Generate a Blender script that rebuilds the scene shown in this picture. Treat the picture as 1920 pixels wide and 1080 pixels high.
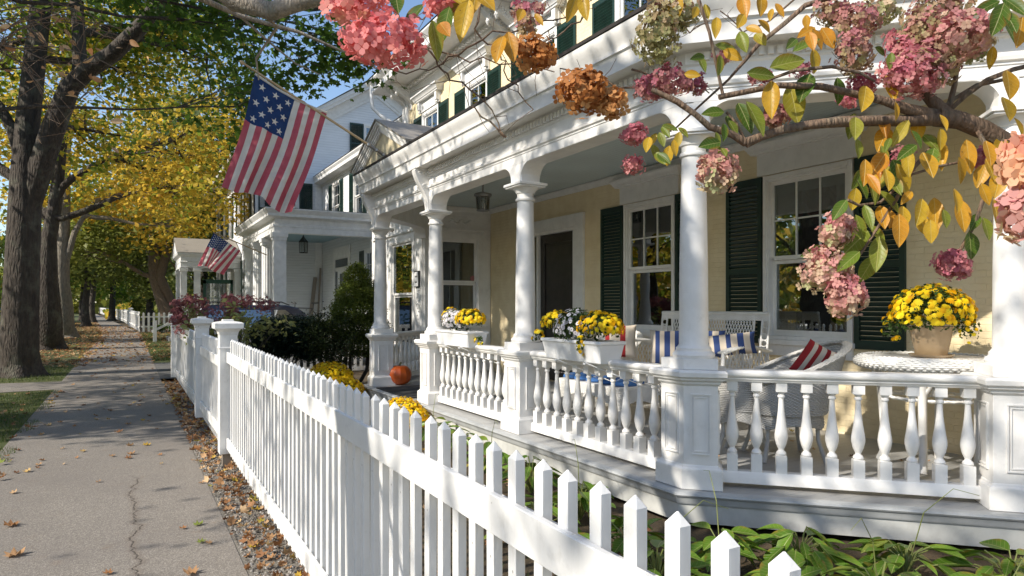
import bpy, math, random
import numpy as np
from mathutils import Vector, Matrix
S = bpy.context.scene
for o in list(bpy.data.objects): bpy.data.objects.remove(o)
R = math.radians
# ------------------------------------------------------------------ camera, sky, sun, exposure
YAW = math.atan(720/1280)
cam_d = bpy.data.cameras.new('camera'); cam = bpy.data.objects.new('camera', cam_d)
S.collection.objects.link(cam); S.camera = cam
cam.location = (0, 0, 1.6); cam.rotation_euler = (R(90), 0, -YAW)
cam_d.lens = 24; cam_d.sensor_width = 36; cam_d.shift_y = 33/1920
cam_d.clip_start = 0.05; cam_d.clip_end = 1500
SUNV = Vector((1, .05, -.72))                 # the way the light travels
EL = math.atan2(.72, math.hypot(1, .05)); AZ = math.atan2(-1, -.05)
W = bpy.data.worlds.new('World'); S.world = W; W.use_nodes = True
nt = W.node_tree; bg = nt.nodes['Background']
sky = nt.nodes.new('ShaderNodeTexSky'); sky.sky_type = 'NISHITA'; sky.sun_disc = False
sky.sun_elevation = EL; sky.sun_rotation = AZ; sky.ozone_density = 2.0; sky.dust_density = .6; sky.air_density = 1.0
nt.links.new(sky.outputs[0], bg.inputs[0]); bg.inputs[1].default_value = .15
sl = bpy.data.lights.new('sun', 'SUN'); sl.energy = 4.5; sl.angle = R(.6); sl.color = (1, .93, .82)
so = bpy.data.objects.new('sun', sl); S.collection.objects.link(so)
so.rotation_euler = SUNV.to_track_quat('-Z', 'Y').to_euler()
S.view_settings.view_transform = 'Standard'; S.view_settings.look = 'None'
S.view_settings.gamma = 1; S.view_settings.exposure = .5
S.render.engine = 'CYCLES'
S.cycles.max_bounces = 9; S.cycles.diffuse_bounces = 7; S.cycles.transparent_max_bounces = 12
C = S.collection
rnd = random.Random(7); rng = np.random.default_rng(7)
# ------------------------------------------------------------------ pixel to point
cF = np.array([math.sin(YAW), math.cos(YAW), 0.]); cR = np.array([math.cos(YAW), -math.sin(YAW), 0.])
def at(px, py, d=None, x=None, y=None, z=None):
    r = cF + (px-960)/1280*cR; r[2] -= (py-573)/1280
    if d is None:
        d = x/r[0] if x is not None else y/r[1] if y is not None else (z-1.6)/r[2]
    return Vector((0, 0, 1.6)) + Vector(r*d)
# ------------------------------------------------------------------ objects
def tag(o, label=None, cat=None, group=None, kind=None):
    for k, v in (('label', label), ('category', cat), ('group', group), ('kind', kind)):
        if v: o[k] = v
    return o
def thing(name, label, cat, loc=(0, 0, 0), rz=0, group=None):
    o = bpy.data.objects.new(name, None); C.objects.link(o)
    o.location = loc; o.rotation_euler = (0, 0, rz); o.empty_display_size = .2
    return tag(o, label, cat, group)
def copy_tree(o, parent=None, top=True):
    c = o.copy(); C.objects.link(c)
    if not top: c.parent = parent
    elif parent: c.parent = parent
    for ch in o.children: copy_tree(ch, c, False)
    return c
# ------------------------------------------------------------------ mesh builder
class MB:
    def __init__(s): s.v = []; s.f = []; s.m = []; s.uv = {}
    def add(s, vs, fs, mi=0):
        n = len(s.v); s.v += [tuple(p) for p in vs]
        for f in fs: s.f.append(tuple(i+n for i in f)); s.m.append(mi)
        return s
    def box(s, x0, x1, y0, y1, z0, z1, mi=0):
        return s.add([(x0,y0,z0),(x1,y0,z0),(x1,y1,z0),(x0,y1,z0),(x0,y0,z1),(x1,y0,z1),(x1,y1,z1),(x0,y1,z1)],
            [(0,3,2,1),(4,5,6,7),(0,1,5,4),(1,2,6,5),(2,3,7,6),(3,0,4,7)], mi)
    def fbox(s, fr, u0, u1, n0, n1, z0, z1, mi=0):
        P = [fr(u, n, z) for z in (z0, z1) for (u, n) in ((u0,n0),(u1,n0),(u1,n1),(u0,n1))]
        return s.add(P, [(0,3,2,1),(4,5,6,7),(0,1,5,4),(1,2,6,5),(2,3,7,6),(3,0,4,7)], mi)
    def obox(s, c, ax, hs, mi=0):               # oriented box: centre, three axes, half sizes
        c = Vector(c); A = [Vector(a).normalized()*h for a, h in zip(ax, hs)]
        P = [c + A[0]*i + A[1]*j + A[2]*k for k in (-1,1) for (i,j) in ((-1,-1),(1,-1),(1,1),(-1,1))]
        return s.add(P, [(0,3,2,1),(4,5,6,7),(0,1,5,4),(1,2,6,5),(2,3,7,6),(3,0,4,7)], mi)
    def prism(s, pts, f0, f1, mi=0):            # pts mapped by two functions, closed
        n = len(pts); P = [f0(*p) for p in pts] + [f1(*p) for p in pts]
        return s.add(P, [tuple(range(n)), tuple(range(2*n-1, n-1, -1))] + [(i, i+n, (i+1) % n+n, (i+1) % n) for i in range(n)], mi)
    def uprism(s, fr, pts, n0, n1, mi=0):       # polygon in (u,z) along the normal
        return s.prism(pts, lambda u, z: fr(u, n0, z), lambda u, z: fr(u, n1, z), mi)
    def nprism(s, fr, pts, u0, u1, mi=0):       # polygon in (n,z) along u
        return s.prism(pts, lambda n, z: fr(u0, n, z), lambda n, z: fr(u1, n, z), mi)
    def lathe(s, prof, c=(0, 0, 0), seg=20, sx=1, sy=1, mi=0):
        c = Vector(c); P = []
        for z, r in prof:
            for k in range(seg):
                a = 2*math.pi*k/seg; P.append((c.x+r*sx*math.cos(a), c.y+r*sy*math.sin(a), c.z+z))
        F = []; m = len(prof)
        for i in range(m-1):
            for k in range(seg):
                k2 = (k+1) % seg; F.append((i*seg+k, i*seg+k2, (i+1)*seg+k2, (i+1)*seg+k))
        F.append(tuple(range(seg-1, -1, -1))); F.append(tuple((m-1)*seg+k for k in range(seg)))
        return s.add(P, F, mi)
    def tube(s, pts, rad, seg=8, cap=True, mi=0, wob=0):
        pts = [Vector(p) for p in pts]; n = len(pts)
        if not hasattr(rad, '__len__'): rad = [rad]*n
        up = Vector((0, 0, 1)); P = []; pr = None
        for i, p in enumerate(pts):
            t = (pts[min(i+1, n-1)]-pts[max(i-1, 0)])
            if t.length < 1e-9: t = Vector((0,0,1))
            t.normalize()
            if pr is None:
                a = t.cross(up)
                if a.length < .05: a = t.cross(Vector((1, 0, 0)))
                a.normalize()
            else:
                a = pr - t*pr.dot(t)
                if a.length < 1e-6: a = t.orthogonal()
                a.normalize()
            pr = a; b = t.cross(a)
            for k in range(seg):
                q = 2*math.pi*k/seg; r = rad[i]*(1+(wob*math.sin(k*2.4+i*1.3)+wob*math.sin(k*4.1-i*.7) if wob else 0))
                P.append(p+a*math.cos(q)*r+b*math.sin(q)*r)
        F = [(i*seg+k, i*seg+(k+1) % seg, (i+1)*seg+(k+1) % seg, (i+1)*seg+k) for i in range(n-1) for k in range(seg)]
        if cap: F += [tuple(range(seg-1, -1, -1)), tuple((n-1)*seg+k for k in range(seg))]
        return s.add(P, F, mi)
    def sweep(s, path, prof, closed=False, mi=0, cap=True):   # prof (n,z) closed polygon; outward is the right of the path
        pts = [Vector((p[0], p[1])) for p in path]; n = len(pts); m = len(prof); P = []
        def nrm(a, b):
            d = (b-a).normalized(); return Vector((d.y, -d.x))
        for i, p in enumerate(pts):
            if closed: n0 = nrm(pts[i-1], p); n1 = nrm(p, pts[(i+1) % n])
            else:
                n0 = nrm(pts[i-1], p) if i else None; n1 = nrm(p, pts[i+1]) if i < n-1 else None
                n0 = n0 or n1; n1 = n1 or n0
            mt = (n0+n1).normalized(); mt = mt/max(.2, mt.dot(n0))
            for (q, z) in prof: P.append((p.x+mt.x*q, p.y+mt.y*q, z))
        F = []
        for i in range(n if closed else n-1):
            j = (i+1) % n
            for k in range(m):
                k2 = (k+1) % m; F.append((i*m+k, j*m+k, j*m+k2, i*m+k2))
        if not closed and cap: F += [tuple(range(m)), tuple((n-1)*m+k for k in range(m-1, -1, -1))]
        return s.add(P, F, mi)
    def grid(s, fn, nu, nv, mi=0, closeu=False):
        P = [fn(i/nu, j/nv) for i in range(nu+1 if not closeu else nu) for j in range(nv+1)]
        F = []
        for i in range(nu):
            i2 = (i+1) % nu if closeu else i+1
            for j in range(nv): F.append((i*(nv+1)+j, i2*(nv+1)+j, i2*(nv+1)+j+1, i*(nv+1)+j+1))
        return s.add(P, F, mi)
    def build(s, name, mats, parent=None, smooth=None, bevel=0, recalc=True, solid=0):
        me = bpy.data.meshes.new(name); me.from_pydata(s.v, [], s.f)
        if not isinstance(mats, (list, tuple)): mats = [mats]
        for m in mats: me.materials.append(m)
        if len(mats) > 1: me.polygons.foreach_set('material_index', s.m)
        if recalc:
            import bmesh
            b = bmesh.new(); b.from_mesh(me); bmesh.ops.recalc_face_normals(b, faces=b.faces); b.to_mesh(me); b.free()
        if smooth is not None:
            me.polygons.foreach_set('use_smooth', [True]*len(me.polygons)); me.set_sharp_from_angle(angle=R(smooth))
        me.update()
        o = bpy.data.objects.new(name, me); C.objects.link(o)
        if parent: o.parent = parent
        if bevel:
            b = o.modifiers.new('bevel', 'BEVEL'); b.width = bevel; b.segments = 1; b.limit_method = 'ANGLE'; b.angle_limit = R(50)
        if solid:
            q = o.modifiers.new('solid', 'SOLIDIFY'); q.thickness = solid; q.offset = 0
        return o
def frame(ox, oy, ux, uy):
    l = math.hypot(ux, uy); ux /= l; uy /= l; nx, ny = uy, -ux     # normal on the right of u
    return lambda u, n, z: (ox+ux*u+nx*n, oy+uy*u+ny*n, z)
# ------------------------------------------------------------------ fast scatter of one small shape
def scatter(name, shape, pos, nrmv, size, mat, parent=None, roll=None, val=None, tip=None, smooth=False, sx=None):
    """shape: (verts Nx3, faces); its +z goes along nrmv, +y along tip (projected); val -> face attribute rnd"""
    V = np.array(shape[0], float); F = shape[1]; n = len(pos); pos = np.asarray(pos, float)
    Z = np.asarray(nrmv, float); Z /= np.maximum(np.linalg.norm(Z, axis=1, keepdims=True), 1e-9)
    if tip is None:
        T = rng.normal(size=(n, 3))
    else: T = np.asarray(tip, float)
    Y = T - Z*np.sum(T*Z, axis=1, keepdims=True); Y /= np.maximum(np.linalg.norm(Y, axis=1, keepdims=True), 1e-9)
    X = np.cross(Y, Z)
    sz = np.broadcast_to(np.asarray(size, float), (n,))
    P = pos[:, None, :] + sz[:, None, None]*(V[None, :, 0:1]*X[:, None]*(1 if sx is None else np.asarray(sx)[:, None, None]) + V[None, :, 1:2]*Y[:, None] + V[None, :, 2:3]*Z[:, None])
    nv = len(V); lt = np.array([len(f) for f in F]); li = np.concatenate([np.array(f) for f in F])
    LI = (li[None]+nv*np.arange(n)[:, None]).ravel(); LT = np.tile(lt, n); LS = np.concatenate([[0], np.cumsum(LT)[:-1]])
    me = bpy.data.meshes.new(name); me.vertices.add(n*nv); me.vertices.foreach_set('co', P.astype('f').ravel())
    me.loops.add(len(LI)); me.loops.foreach_set('vertex_index', LI.astype('i'))
    me.polygons.add(len(LT)); me.polygons.foreach_set('loop_start', LS.astype('i')); me.polygons.foreach_set('loop_total', LT.astype('i'))
    if val is None: val = rng.random(n)
    a = me.attributes.new('rnd', 'FLOAT', 'FACE'); a.data.foreach_set('value', np.repeat(np.asarray(val, float), len(F)).astype('f'))
    if smooth:
        me.polygons.foreach_set('use_smooth', [True]*len(LT)); q = me.attributes.new('lc', 'FLOAT_VECTOR', 'POINT'); q.data.foreach_set('vector', np.tile(V, (n, 1)).astype('f').ravel())
    me.materials.append(mat); me.update(calc_edges=True)
    o = bpy.data.objects.new(name, me); C.objects.link(o)
    if parent: o.parent = parent
    return o
RHOMB = ([(0,-.5,0),(.3,0,.06),(0,.5,0),(-.3,0,.06)], [(0,1,2,3)])
MAPLE = ([(0,-.5,0),(.12,-.28,.02),(.42,-.3,0),(.3,-.08,.03),(.52,.12,-.02),(.2,.16,.03),(.16,.3,.03),(0,.55,-.02),(-.16,.3,.03),(-.2,.16,.03),(-.52,.12,-.02),(-.3,-.08,.03),(-.42,-.3,0),(-.12,-.28,.02)],
         [tuple(range(14))])
# ------------------------------------------------------------------ materials
def newmat(name):
    m = bpy.data.materials.new(name); m.use_nodes = True; n = m.node_tree
    return m, n, n.nodes['Principled BSDF'], n.nodes['Material Output']
def N(n, t, **k):
    a = n.nodes.new(t)
    for q, v in k.items(): setattr(a, q, v)
    return a
def coord(n, scale=(1,1,1), obj=True):
    t = N(n, 'ShaderNodeTexCoord'); m = N(n, 'ShaderNodeMapping'); m.inputs['Scale'].default_value = scale
    n.links.new(t.outputs['Object' if obj else 'Generated'], m.inputs[0]); return m.outputs[0]
def noise(n, co, scale, detail=3, rough=.5):
    t = N(n, 'ShaderNodeTexNoise'); t.inputs['Scale'].default_value = scale; t.inputs['Detail'].default_value = detail; t.inputs['Roughness'].default_value = rough
    n.links.new(co, t.inputs['Vector']); return t.outputs[0]
def ramp(n, fac, stops, interp='LINEAR'):
    r = N(n, 'ShaderNodeValToRGB'); r.color_ramp.interpolation = interp; e = r.color_ramp.elements
    while len(e) < len(stops): e.new(.5)
    for q, (p, c) in zip(e, stops): q.position = p; q.color = (*c, 1)
    n.links.new(fac, r.inputs[0]); return r.outputs[0]
def mix(n, fac, a, b, blend='MIX'):
    m = N(n, 'ShaderNodeMix', data_type='RGBA', blend_type=blend)
    if isinstance(fac, (int, float)): m.inputs[0].default_value = fac
    else: n.links.new(fac, m.inputs[0])
    for i, v in ((6, a), (7, b)):
        if isinstance(v, tuple): m.inputs[i].default_value = (*v, 1)
        else: n.links.new(v, m.inputs[i])
    return m.outputs[2]
def bump(n, bs, h, st, dist=.01):
    b = N(n, 'ShaderNodeBump'); b.inputs['Strength'].default_value = st; b.inputs['Distance'].default_value = dist
    n.links.new(h, b.inputs['Height']); n.links.new(b.outputs[0], bs.inputs['Normal']); return b
def mapr(n, v, a, b, c, d):
    m = N(n, 'ShaderNodeMapRange'); n.links.new(v, m.inputs[0])
    for i, q in enumerate((a, b, c, d)): m.inputs[i+1].default_value = q
    return m.outputs[0]
def math_(n, op, a, b=None):
    m = N(n, 'ShaderNodeMath', operation=op)
    for i, v in enumerate((a, b)):
        if v is None: continue
        if isinstance(v, (int, float)): m.inputs[i].default_value = v
        else: n.links.new(v, m.inputs[i])
    return m.outputs[0]
def paint(name, c1, c2=None, rough=.45, dirt=.0, bs=.15, scale=6, streak=False, specks=False):
    m, n, b, o = newmat(name); co = coord(n)
    c2 = c2 or tuple(x*.88 for x in c1)
    a = noise(n, co, scale, 5, .6); col = ramp(n, a, [(.35, c2), (.62, c1)])
    if dirt:
        g = noise(n, coord(n, (3, 3, 1) if streak else (1,1,1)), 9, 6, .7)
        col = mix(n, mapr(n, g, .56, .75, 0, dirt), col, (.28, .26, .22))
    if specks:
        s_ = noise(n, co, 38, 1, .3); col = mix(n, mapr(n, s_, .80, .83, 0, .6), col, (.22,.20,.17))
        w_ = noise(n, coord(n, (1, 1, .12)), 26, 4, .7); col = mix(n, mapr(n, w_, .55, .8, 0, .22), col, (.45,.43,.38))
    n.links.new(col, b.inputs['Base Color']); b.inputs['Roughness'].default_value = rough
    f = noise(n, coord(n, (1,1,.25)), 60, 3, .6); f2 = noise(n, co, 14, 2, .5)
    bump(n, b, math_(n, 'ADD', f, f2), bs, .004); return m
WHITE = paint('white_paint', (.80,.785,.76), (.73,.715,.69), .42, .22, .2)
WHITE2 = paint('white_house_paint', (.78,.78,.77), (.68,.68,.67), .5, .14, streak=True)
FENCEW = paint('fence_paint', (.80,.795,.78), (.74,.735,.72), .38, .3, .22, specks=True)
FLOORG = paint('porch_floor_paint', (.42,.43,.43), (.34,.35,.35), .45, .3)
SKIRT = paint('skirt_paint', (.55,.55,.52), (.46,.46,.43), .55, .22, .25)
SHUT = paint('shutter_green', (.010,.035,.026), (.007,.024,.018), .38)
SHUTD = SHUT
DARKG = paint('dark_green_trim', (.012,.06,.035), None, .4)
DOORM = paint('dark_door', (.035,.028,.024), (.022,.018,.016), .35)
IRON = paint('dark_iron', (.03,.028,.026), None, .4)
BRASS = paint('aged_brass', (.35,.25,.10), None, .35); BRASS.node_tree.nodes['Principled BSDF'].inputs['Metallic'].default_value = .8
GALV = paint('grey_metal', (.32,.31,.30), None, .4); GALV.node_tree.nodes['Principled BSDF'].inputs['Metallic'].default_value = .7
PLASTW = paint('white_plastic', (.82,.82,.82), (.78,.78,.78), .35)
POTM = paint('tan_glazed_pot', (.42,.31,.19), (.36,.26,.15), .18)
WOODP = paint('pole_wood', (.50,.36,.20), (.38,.26,.13), .35)
BOARD = paint('grey_board', (.25,.21,.17), None, .7)
STONE = paint('granite_step', (.12,.12,.13), (.07,.07,.08), .6)
PUMP = paint('pumpkin_skin', (.55,.10,.012), (.42,.07,.01), .35)
STEMM = paint('dry_stem', (.20,.18,.09), None, .7)
CREAMD = paint('tympanum_cream', (.70,.60,.40), None, .6)
WICK = paint('white_wicker', (.80,.79,.76), (.70,.69,.66), .5)
WICKG = paint('grey_wicker', (.52,.51,.48), (.42,.41,.39), .6)
SHEER = paint('sheer_curtain', (.80,.74,.68), None, .8)
SWAG = paint('red_swag', (.34,.07,.06), (.22,.04,.035), .7)
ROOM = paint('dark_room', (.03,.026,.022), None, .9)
TIRE = paint('tyre', (.02,.02,.02), None, .8)
RED = paint('red_lens', (.5,.01,.01), None, .2)
BARKD = None
def carpaint(name, c):
    m, n, b, o = newmat(name); b.inputs['Base Color'].default_value = (*c, 1); b.inputs['Roughness'].default_value = .3
    b.inputs['Metallic'].default_value = .3; b.inputs['Coat Weight'].default_value = .8; b.inputs['Coat Roughness'].default_value = .05; return m
def fabric(name, c):
    m, n, b, o = newmat(name); co = coord(n); w = noise(n, co, 400, 2)
    n.links.new(mix(n, w, tuple(x*.8 for x in c), c), b.inputs['Base Color']); b.inputs['Roughness'].default_value = .85
    bump(n, b, w, .2, .001); return m
def cream_brick():
    m, n, b, o = newmat('cream_painted_brick'); t = N(n, 'ShaderNodeTexCoord')
    sp = N(n, 'ShaderNodeSeparateXYZ'); n.links.new(t.outputs['Object'], sp.inputs[0])
    cb = N(n, 'ShaderNodeCombineXYZ'); n.links.new(sp.outputs[1], cb.inputs[0]); n.links.new(sp.outputs[2], cb.inputs[1])
    br = N(n, 'ShaderNodeTexBrick'); br.inputs['Scale'].default_value = 1.2; br.inputs['Brick Width'].default_value = .21
    br.inputs['Row Height'].default_value = .072; br.inputs['Mortar Size'].default_value = .006; br.inputs['Mortar Smooth'].default_value = .6
    w = noise(n, coord(n), 5, 4)
    wv = N(n, 'ShaderNodeVectorMath', operation='ADD'); ws = N(n, 'ShaderNodeVectorMath', operation='SCALE'); ws.inputs['Scale'].default_value = .02
    nz = N(n, 'ShaderNodeTexNoise'); nz.inputs['Scale'].default_value = 7; n.links.new(coord(n), nz.inputs['Vector'])
    n.links.new(nz.outputs[1], ws.inputs[0]); n.links.new(cb.outputs[0], wv.inputs[0]); n.links.new(ws.outputs[0], wv.inputs[1]); n.links.new(wv.outputs[0], br.inputs['Vector'])
    col = ramp(n, w, [(.3, (.76,.62,.38)), (.7, (.85,.72,.48))]); n.links.new(col, b.inputs['Base Color']); b.inputs['Roughness'].default_value = .6
    h = math_(n, 'ADD', mapr(n, br.outputs['Fac'], 0, 1, 1, 0), math_(n, 'MULTIPLY', noise(n, coord(n), 22, 5, .65), .9)); bump(n, b, h, .55, .012); return m
CREAM = cream_brick()
def siding(name, c, pitch=.11, axis=2):
    m, n, b, o = newmat(name); t = N(n, 'ShaderNodeTexCoord'); sp = N(n, 'ShaderNodeSeparateXYZ'); n.links.new(t.outputs['Object'], sp.inputs[0])
    fr = math_(n, 'FRACT', math_(n, 'DIVIDE', sp.outputs[axis], pitch)); h = mapr(n, fr, 0, .94, 1, 0)
    ln = mapr(n, fr, .92, .97, 0, 1)
    co = noise(n, coord(n, (.6,.6,4)), 3, 4); col = ramp(n, co, [(.3, tuple(x*.9 for x in c)), (.7, c)])
    n.links.new(mix(n, math_(n, 'MULTIPLY', ln, .55), col, (.25,.25,.25)), b.inputs['Base Color']); b.inputs['Roughness'].default_value = .5
    bump(n, b, h, .8, .02); return m
CLAP = siding('white_clapboard', (.76,.77,.78))
CEIL = siding('porch_ceiling_boards', (.62,.72,.73), .075, 0)
CEILB = siding('blue_porch_ceiling', (.22,.36,.42), .09, 0)
ROOFM = siding('weathered_shingles', (.30,.27,.23), .13, 1)
DKROOF = paint('dark_roof_edge', (.035,.03,.028), None, .7)
def glass(name, tint=(.25,.26,.25), refl=.16, rough=.0):
    m, n, b, o = newmat(name); n.nodes.remove(b)
    tr = N(n, 'ShaderNodeBsdfTransparent'); tr.inputs[0].default_value = (*tint, 1)
    gl = N(n, 'ShaderNodeBsdfGlossy'); gl.inputs['Roughness'].default_value = rough; gl.inputs[0].default_value = (.9,.95,.97,1)
    nz = noise(n, coord(n), 2.2, 1); bp = N(n, 'ShaderNodeBump'); bp.inputs['Strength'].default_value = .06; bp.inputs['Distance'].default_value = .02
    n.links.new(nz, bp.inputs['Height']); n.links.new(bp.outputs[0], gl.inputs['Normal'])
    lw = N(n, 'ShaderNodeLayerWeight'); lw.inputs[0].default_value = .35
    f = mapr(n, lw.outputs['Fresnel'], 0, 1, refl, 1); mx = N(n, 'ShaderNodeMixShader'); n.links.new(f, mx.inputs[0])
    n.links.new(tr.outputs[0], mx.inputs[1]); n.links.new(gl.outputs[0], mx.inputs[2]); n.links.new(mx.outputs[0], o.inputs[0]); return m
GLASS = glass('window_glass', (.62,.64,.62), .14); GLASSD = glass('far_window_glass', (.05,.055,.06), .22); CARG = glass('car_glass', (.15,.2,.2), .25)
def leafmat(name, stops, trans=.55, rough=.5, var=.25, vein=False):
    m, n, b, o = newmat(name); at_ = N(n, 'ShaderNodeAttribute', attribute_name='rnd')
    col = ramp(n, at_.outputs['Fac'], stops)
    co = noise(n, coord(n), 30 if not vein else 45, 3, .6)
    col2 = mix(n, mapr(n, co, .35, .7, 0, var), col, (.10,.05,.015))
    if vein:
        lc = N(n, 'ShaderNodeAttribute', attribute_name='lc'); sp = N(n, 'ShaderNodeSeparateXYZ'); n.links.new(lc.outputs['Vector'], sp.inputs[0])
        ax = math_(n, 'ABSOLUTE', sp.outputs[0]); sv = math_(n, 'SINE', math_(n, 'MULTIPLY', math_(n, 'SUBTRACT', sp.outputs[1], math_(n, 'MULTIPLY', ax, .9)), 48))
        vn = math_(n, 'MAXIMUM', mapr(n, ax, .006, .016, 1, 0), mapr(n, sv, .93, 1, 0, .6))
        col2 = mix(n, math_(n, 'MULTIPLY', vn, .35), col2, (.75,.70,.30)); big = noise(n, coord(n), 14, 3, .6)
        col2 = mix(n, math_(n, 'MULTIPLY', mapr(n, ax, .14, .25, 0, .6), mapr(n, big, .45, .6, 0, 1)), col2, (.40,.16,.03))
        sp_ = noise(n, coord(n), 120, 2, .5); col2 = mix(n, mapr(n, sp_, .70, .74, 0, .7), col2, (.12,.04,.01)); bump(n, b, math_(n, 'MULTIPLY', vn, -1), .5, .003)
    n.links.new(col2, b.inputs['Base Color']); b.inputs['Roughness'].default_value = rough; b.inputs['Specular IOR Level'].default_value = .3
    tl = N(n, 'ShaderNodeBsdfTranslucent'); n.links.new(col2, tl.inputs[0]); mx = N(n, 'ShaderNodeMixShader'); mx.inputs[0].default_value = trans
    n.links.new(b.outputs[0], mx.inputs[1]); n.links.new(tl.outputs[0], mx.inputs[2]); n.links.new(mx.outputs[0], o.inputs[0]); return m
G1=(.06,.13,.016); G2=(.12,.21,.022); G3=(.26,.34,.04); Y1=(.66,.50,.06); Y2=(.86,.54,.06); Y3=(.90,.58,.14); O1=(.50,.20,.03); B1=(.28,.12,.04)
L_GREEN = leafmat('green_maple_leaf', [(0, G1), (.45, G2), (.75, G3), (.92, Y1), (1, O1)])
L_YG = leafmat('yellow_green_maple_leaf', [(0, G2), (.3, G3), (.5, Y1), (.8, Y2), (1, Y3)])
L_YEL = leafmat('yellow_maple_leaf', [(0, G3), (.2, Y1), (.6, Y2), (.9, Y3), (1, O1)])
L_OLIVE = leafmat('olive_leaf', [(0, (.15,.18,.035)), (.45, (.32,.35,.07)), (.8, (.52,.49,.10)), (1, (.62,.42,.09))])
L_CEDAR = leafmat('cedar_foliage', [(0, (.035,.07,.02)), (.6, (.08,.12,.035)), (1, (.17,.17,.05))], .25)
L_HYD = leafmat('hydrangea_leaf', [(0, (.035,.10,.01)), (.3, (.10,.19,.02)), (.5, (.26,.30,.04)), (.7, (.62,.40,.03)), (.9, (.66,.27,.02)), (1, (.45,.16,.03))], .42, .38, .3, True)
L_HOSTA = leafmat('hosta_leaf', [(0, (.07,.16,.015)), (.6, (.15,.28,.03)), (.85, (.30,.36,.06)), (1, (.55,.40,.08))], .3, .3, .15, True)
L_YEW = leafmat('yew_needle', [(0, (.010,.026,.014)), (1, (.028,.058,.028))], .1, .5, 0)
L_SPRUCE = leafmat('spruce_needle', [(0, (.07,.10,.015)), (.6, (.17,.21,.03)), (1, (.27,.28,.05))], .3, .5, .05)
L_SHRUB = leafmat('shrub_leaf', [(0, (.02,.04,.012)), (.7, (.05,.08,.02)), (.95, (.10,.09,.03)), (1, (.3,.08,.03))], .3)
L_MUMG = leafmat('mum_foliage', [(0, (.015,.045,.008)), (1, (.05,.11,.02))], .2)
L_LITTER = leafmat('fallen_leaves', [(0, (.17,.075,.035)), (.3, (.36,.17,.07)), (.65, (.54,.33,.17)), (.85, (.64,.45,.26)), (.95, (.60,.38,.05)), (1, (.22,.27,.05))], .2, .7)
L_GRASS = leafmat('grass_blades', [(0, (.03,.075,.01)), (.7, (.08,.15,.02)), (1, (.22,.20,.06))], .3)
P_YEL = leafmat('yellow_mum_petals', [(0, (.86,.50,.008)), (.5, (.92,.70,.015)), (1, (.95,.80,.04))], .25, .6, 0)
P_WHT = leafmat('white_daisy_petals', [(0, (.70,.66,.70)), (1, (.85,.84,.84))], .3, .6, 0)
P_PINK = leafmat('pink_florets', [(0, (.55,.15,.21)), (.35, (.64,.26,.27)), (.6, (.68,.40,.33)), (.8, (.66,.52,.34)), (1, (.50,.52,.26))], .4, .6, .12)
P_MAUV = leafmat('mauve_florets', [(0, (.42,.10,.17)), (.4, (.50,.22,.21)), (.65, (.42,.30,.17)), (1, (.36,.36,.15))], .35, .6, .15)
P_DRY = leafmat('dried_florets', [(0, (.34,.12,.035)), (.5, (.54,.23,.07)), (1, (.68,.38,.15))], .4, .7, .15)
P_DUSK = leafmat('dusky_florets', [(0, (.20,.05,.07)), (.5, (.34,.14,.14)), (1, (.36,.24,.14))], .3, .7, .2)
P_SALM = leafmat('salmon_florets', [(0, (.76,.20,.22)), (.6, (.84,.34,.31)), (1, (.86,.52,.32))], .4, .6, .08)
def bark(name, c1, c2, sc=1):
    m, n, b, o = newmat(name); co = coord(n, (1,1,.28)); a = noise(n, co, 14*sc, 8, .7)
    v = N(n, 'ShaderNodeTexVoronoi', feature='DISTANCE_TO_EDGE'); v.inputs['Scale'].default_value = 16*sc; n.links.new(coord(n, (1,1,.22)), v.inputs['Vector'])
    l = noise(n, coord(n), 3*sc, 4, .6)
    col = mix(n, mapr(n, l, .52, .68, 0, .45), ramp(n, a, [(.3, c1), (.7, c2)]), (.15,.155,.11))
    n.links.new(col, b.inputs['Base Color']); b.inputs['Roughness'].default_value = .85
    bump(n, b, math_(n, 'ADD', math_(n, 'MULTIPLY', v.outputs[0], 1.6), a), .9, .03/sc); return m
BARK = bark('maple_bark', (.024,.018,.014), (.085,.066,.05)); BARKP = bark('pale_bark', (.12,.095,.07), (.32,.26,.20), 2)
BARKH = bark('hydrangea_bark', (.07,.045,.03), (.26,.17,.11), 6); BARKC = bark('cedar_bark', (.16,.11,.08), (.36,.26,.19), 2)
TWIG = paint('red_brown_twig', (.14,.05,.04), None, .6)
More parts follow.
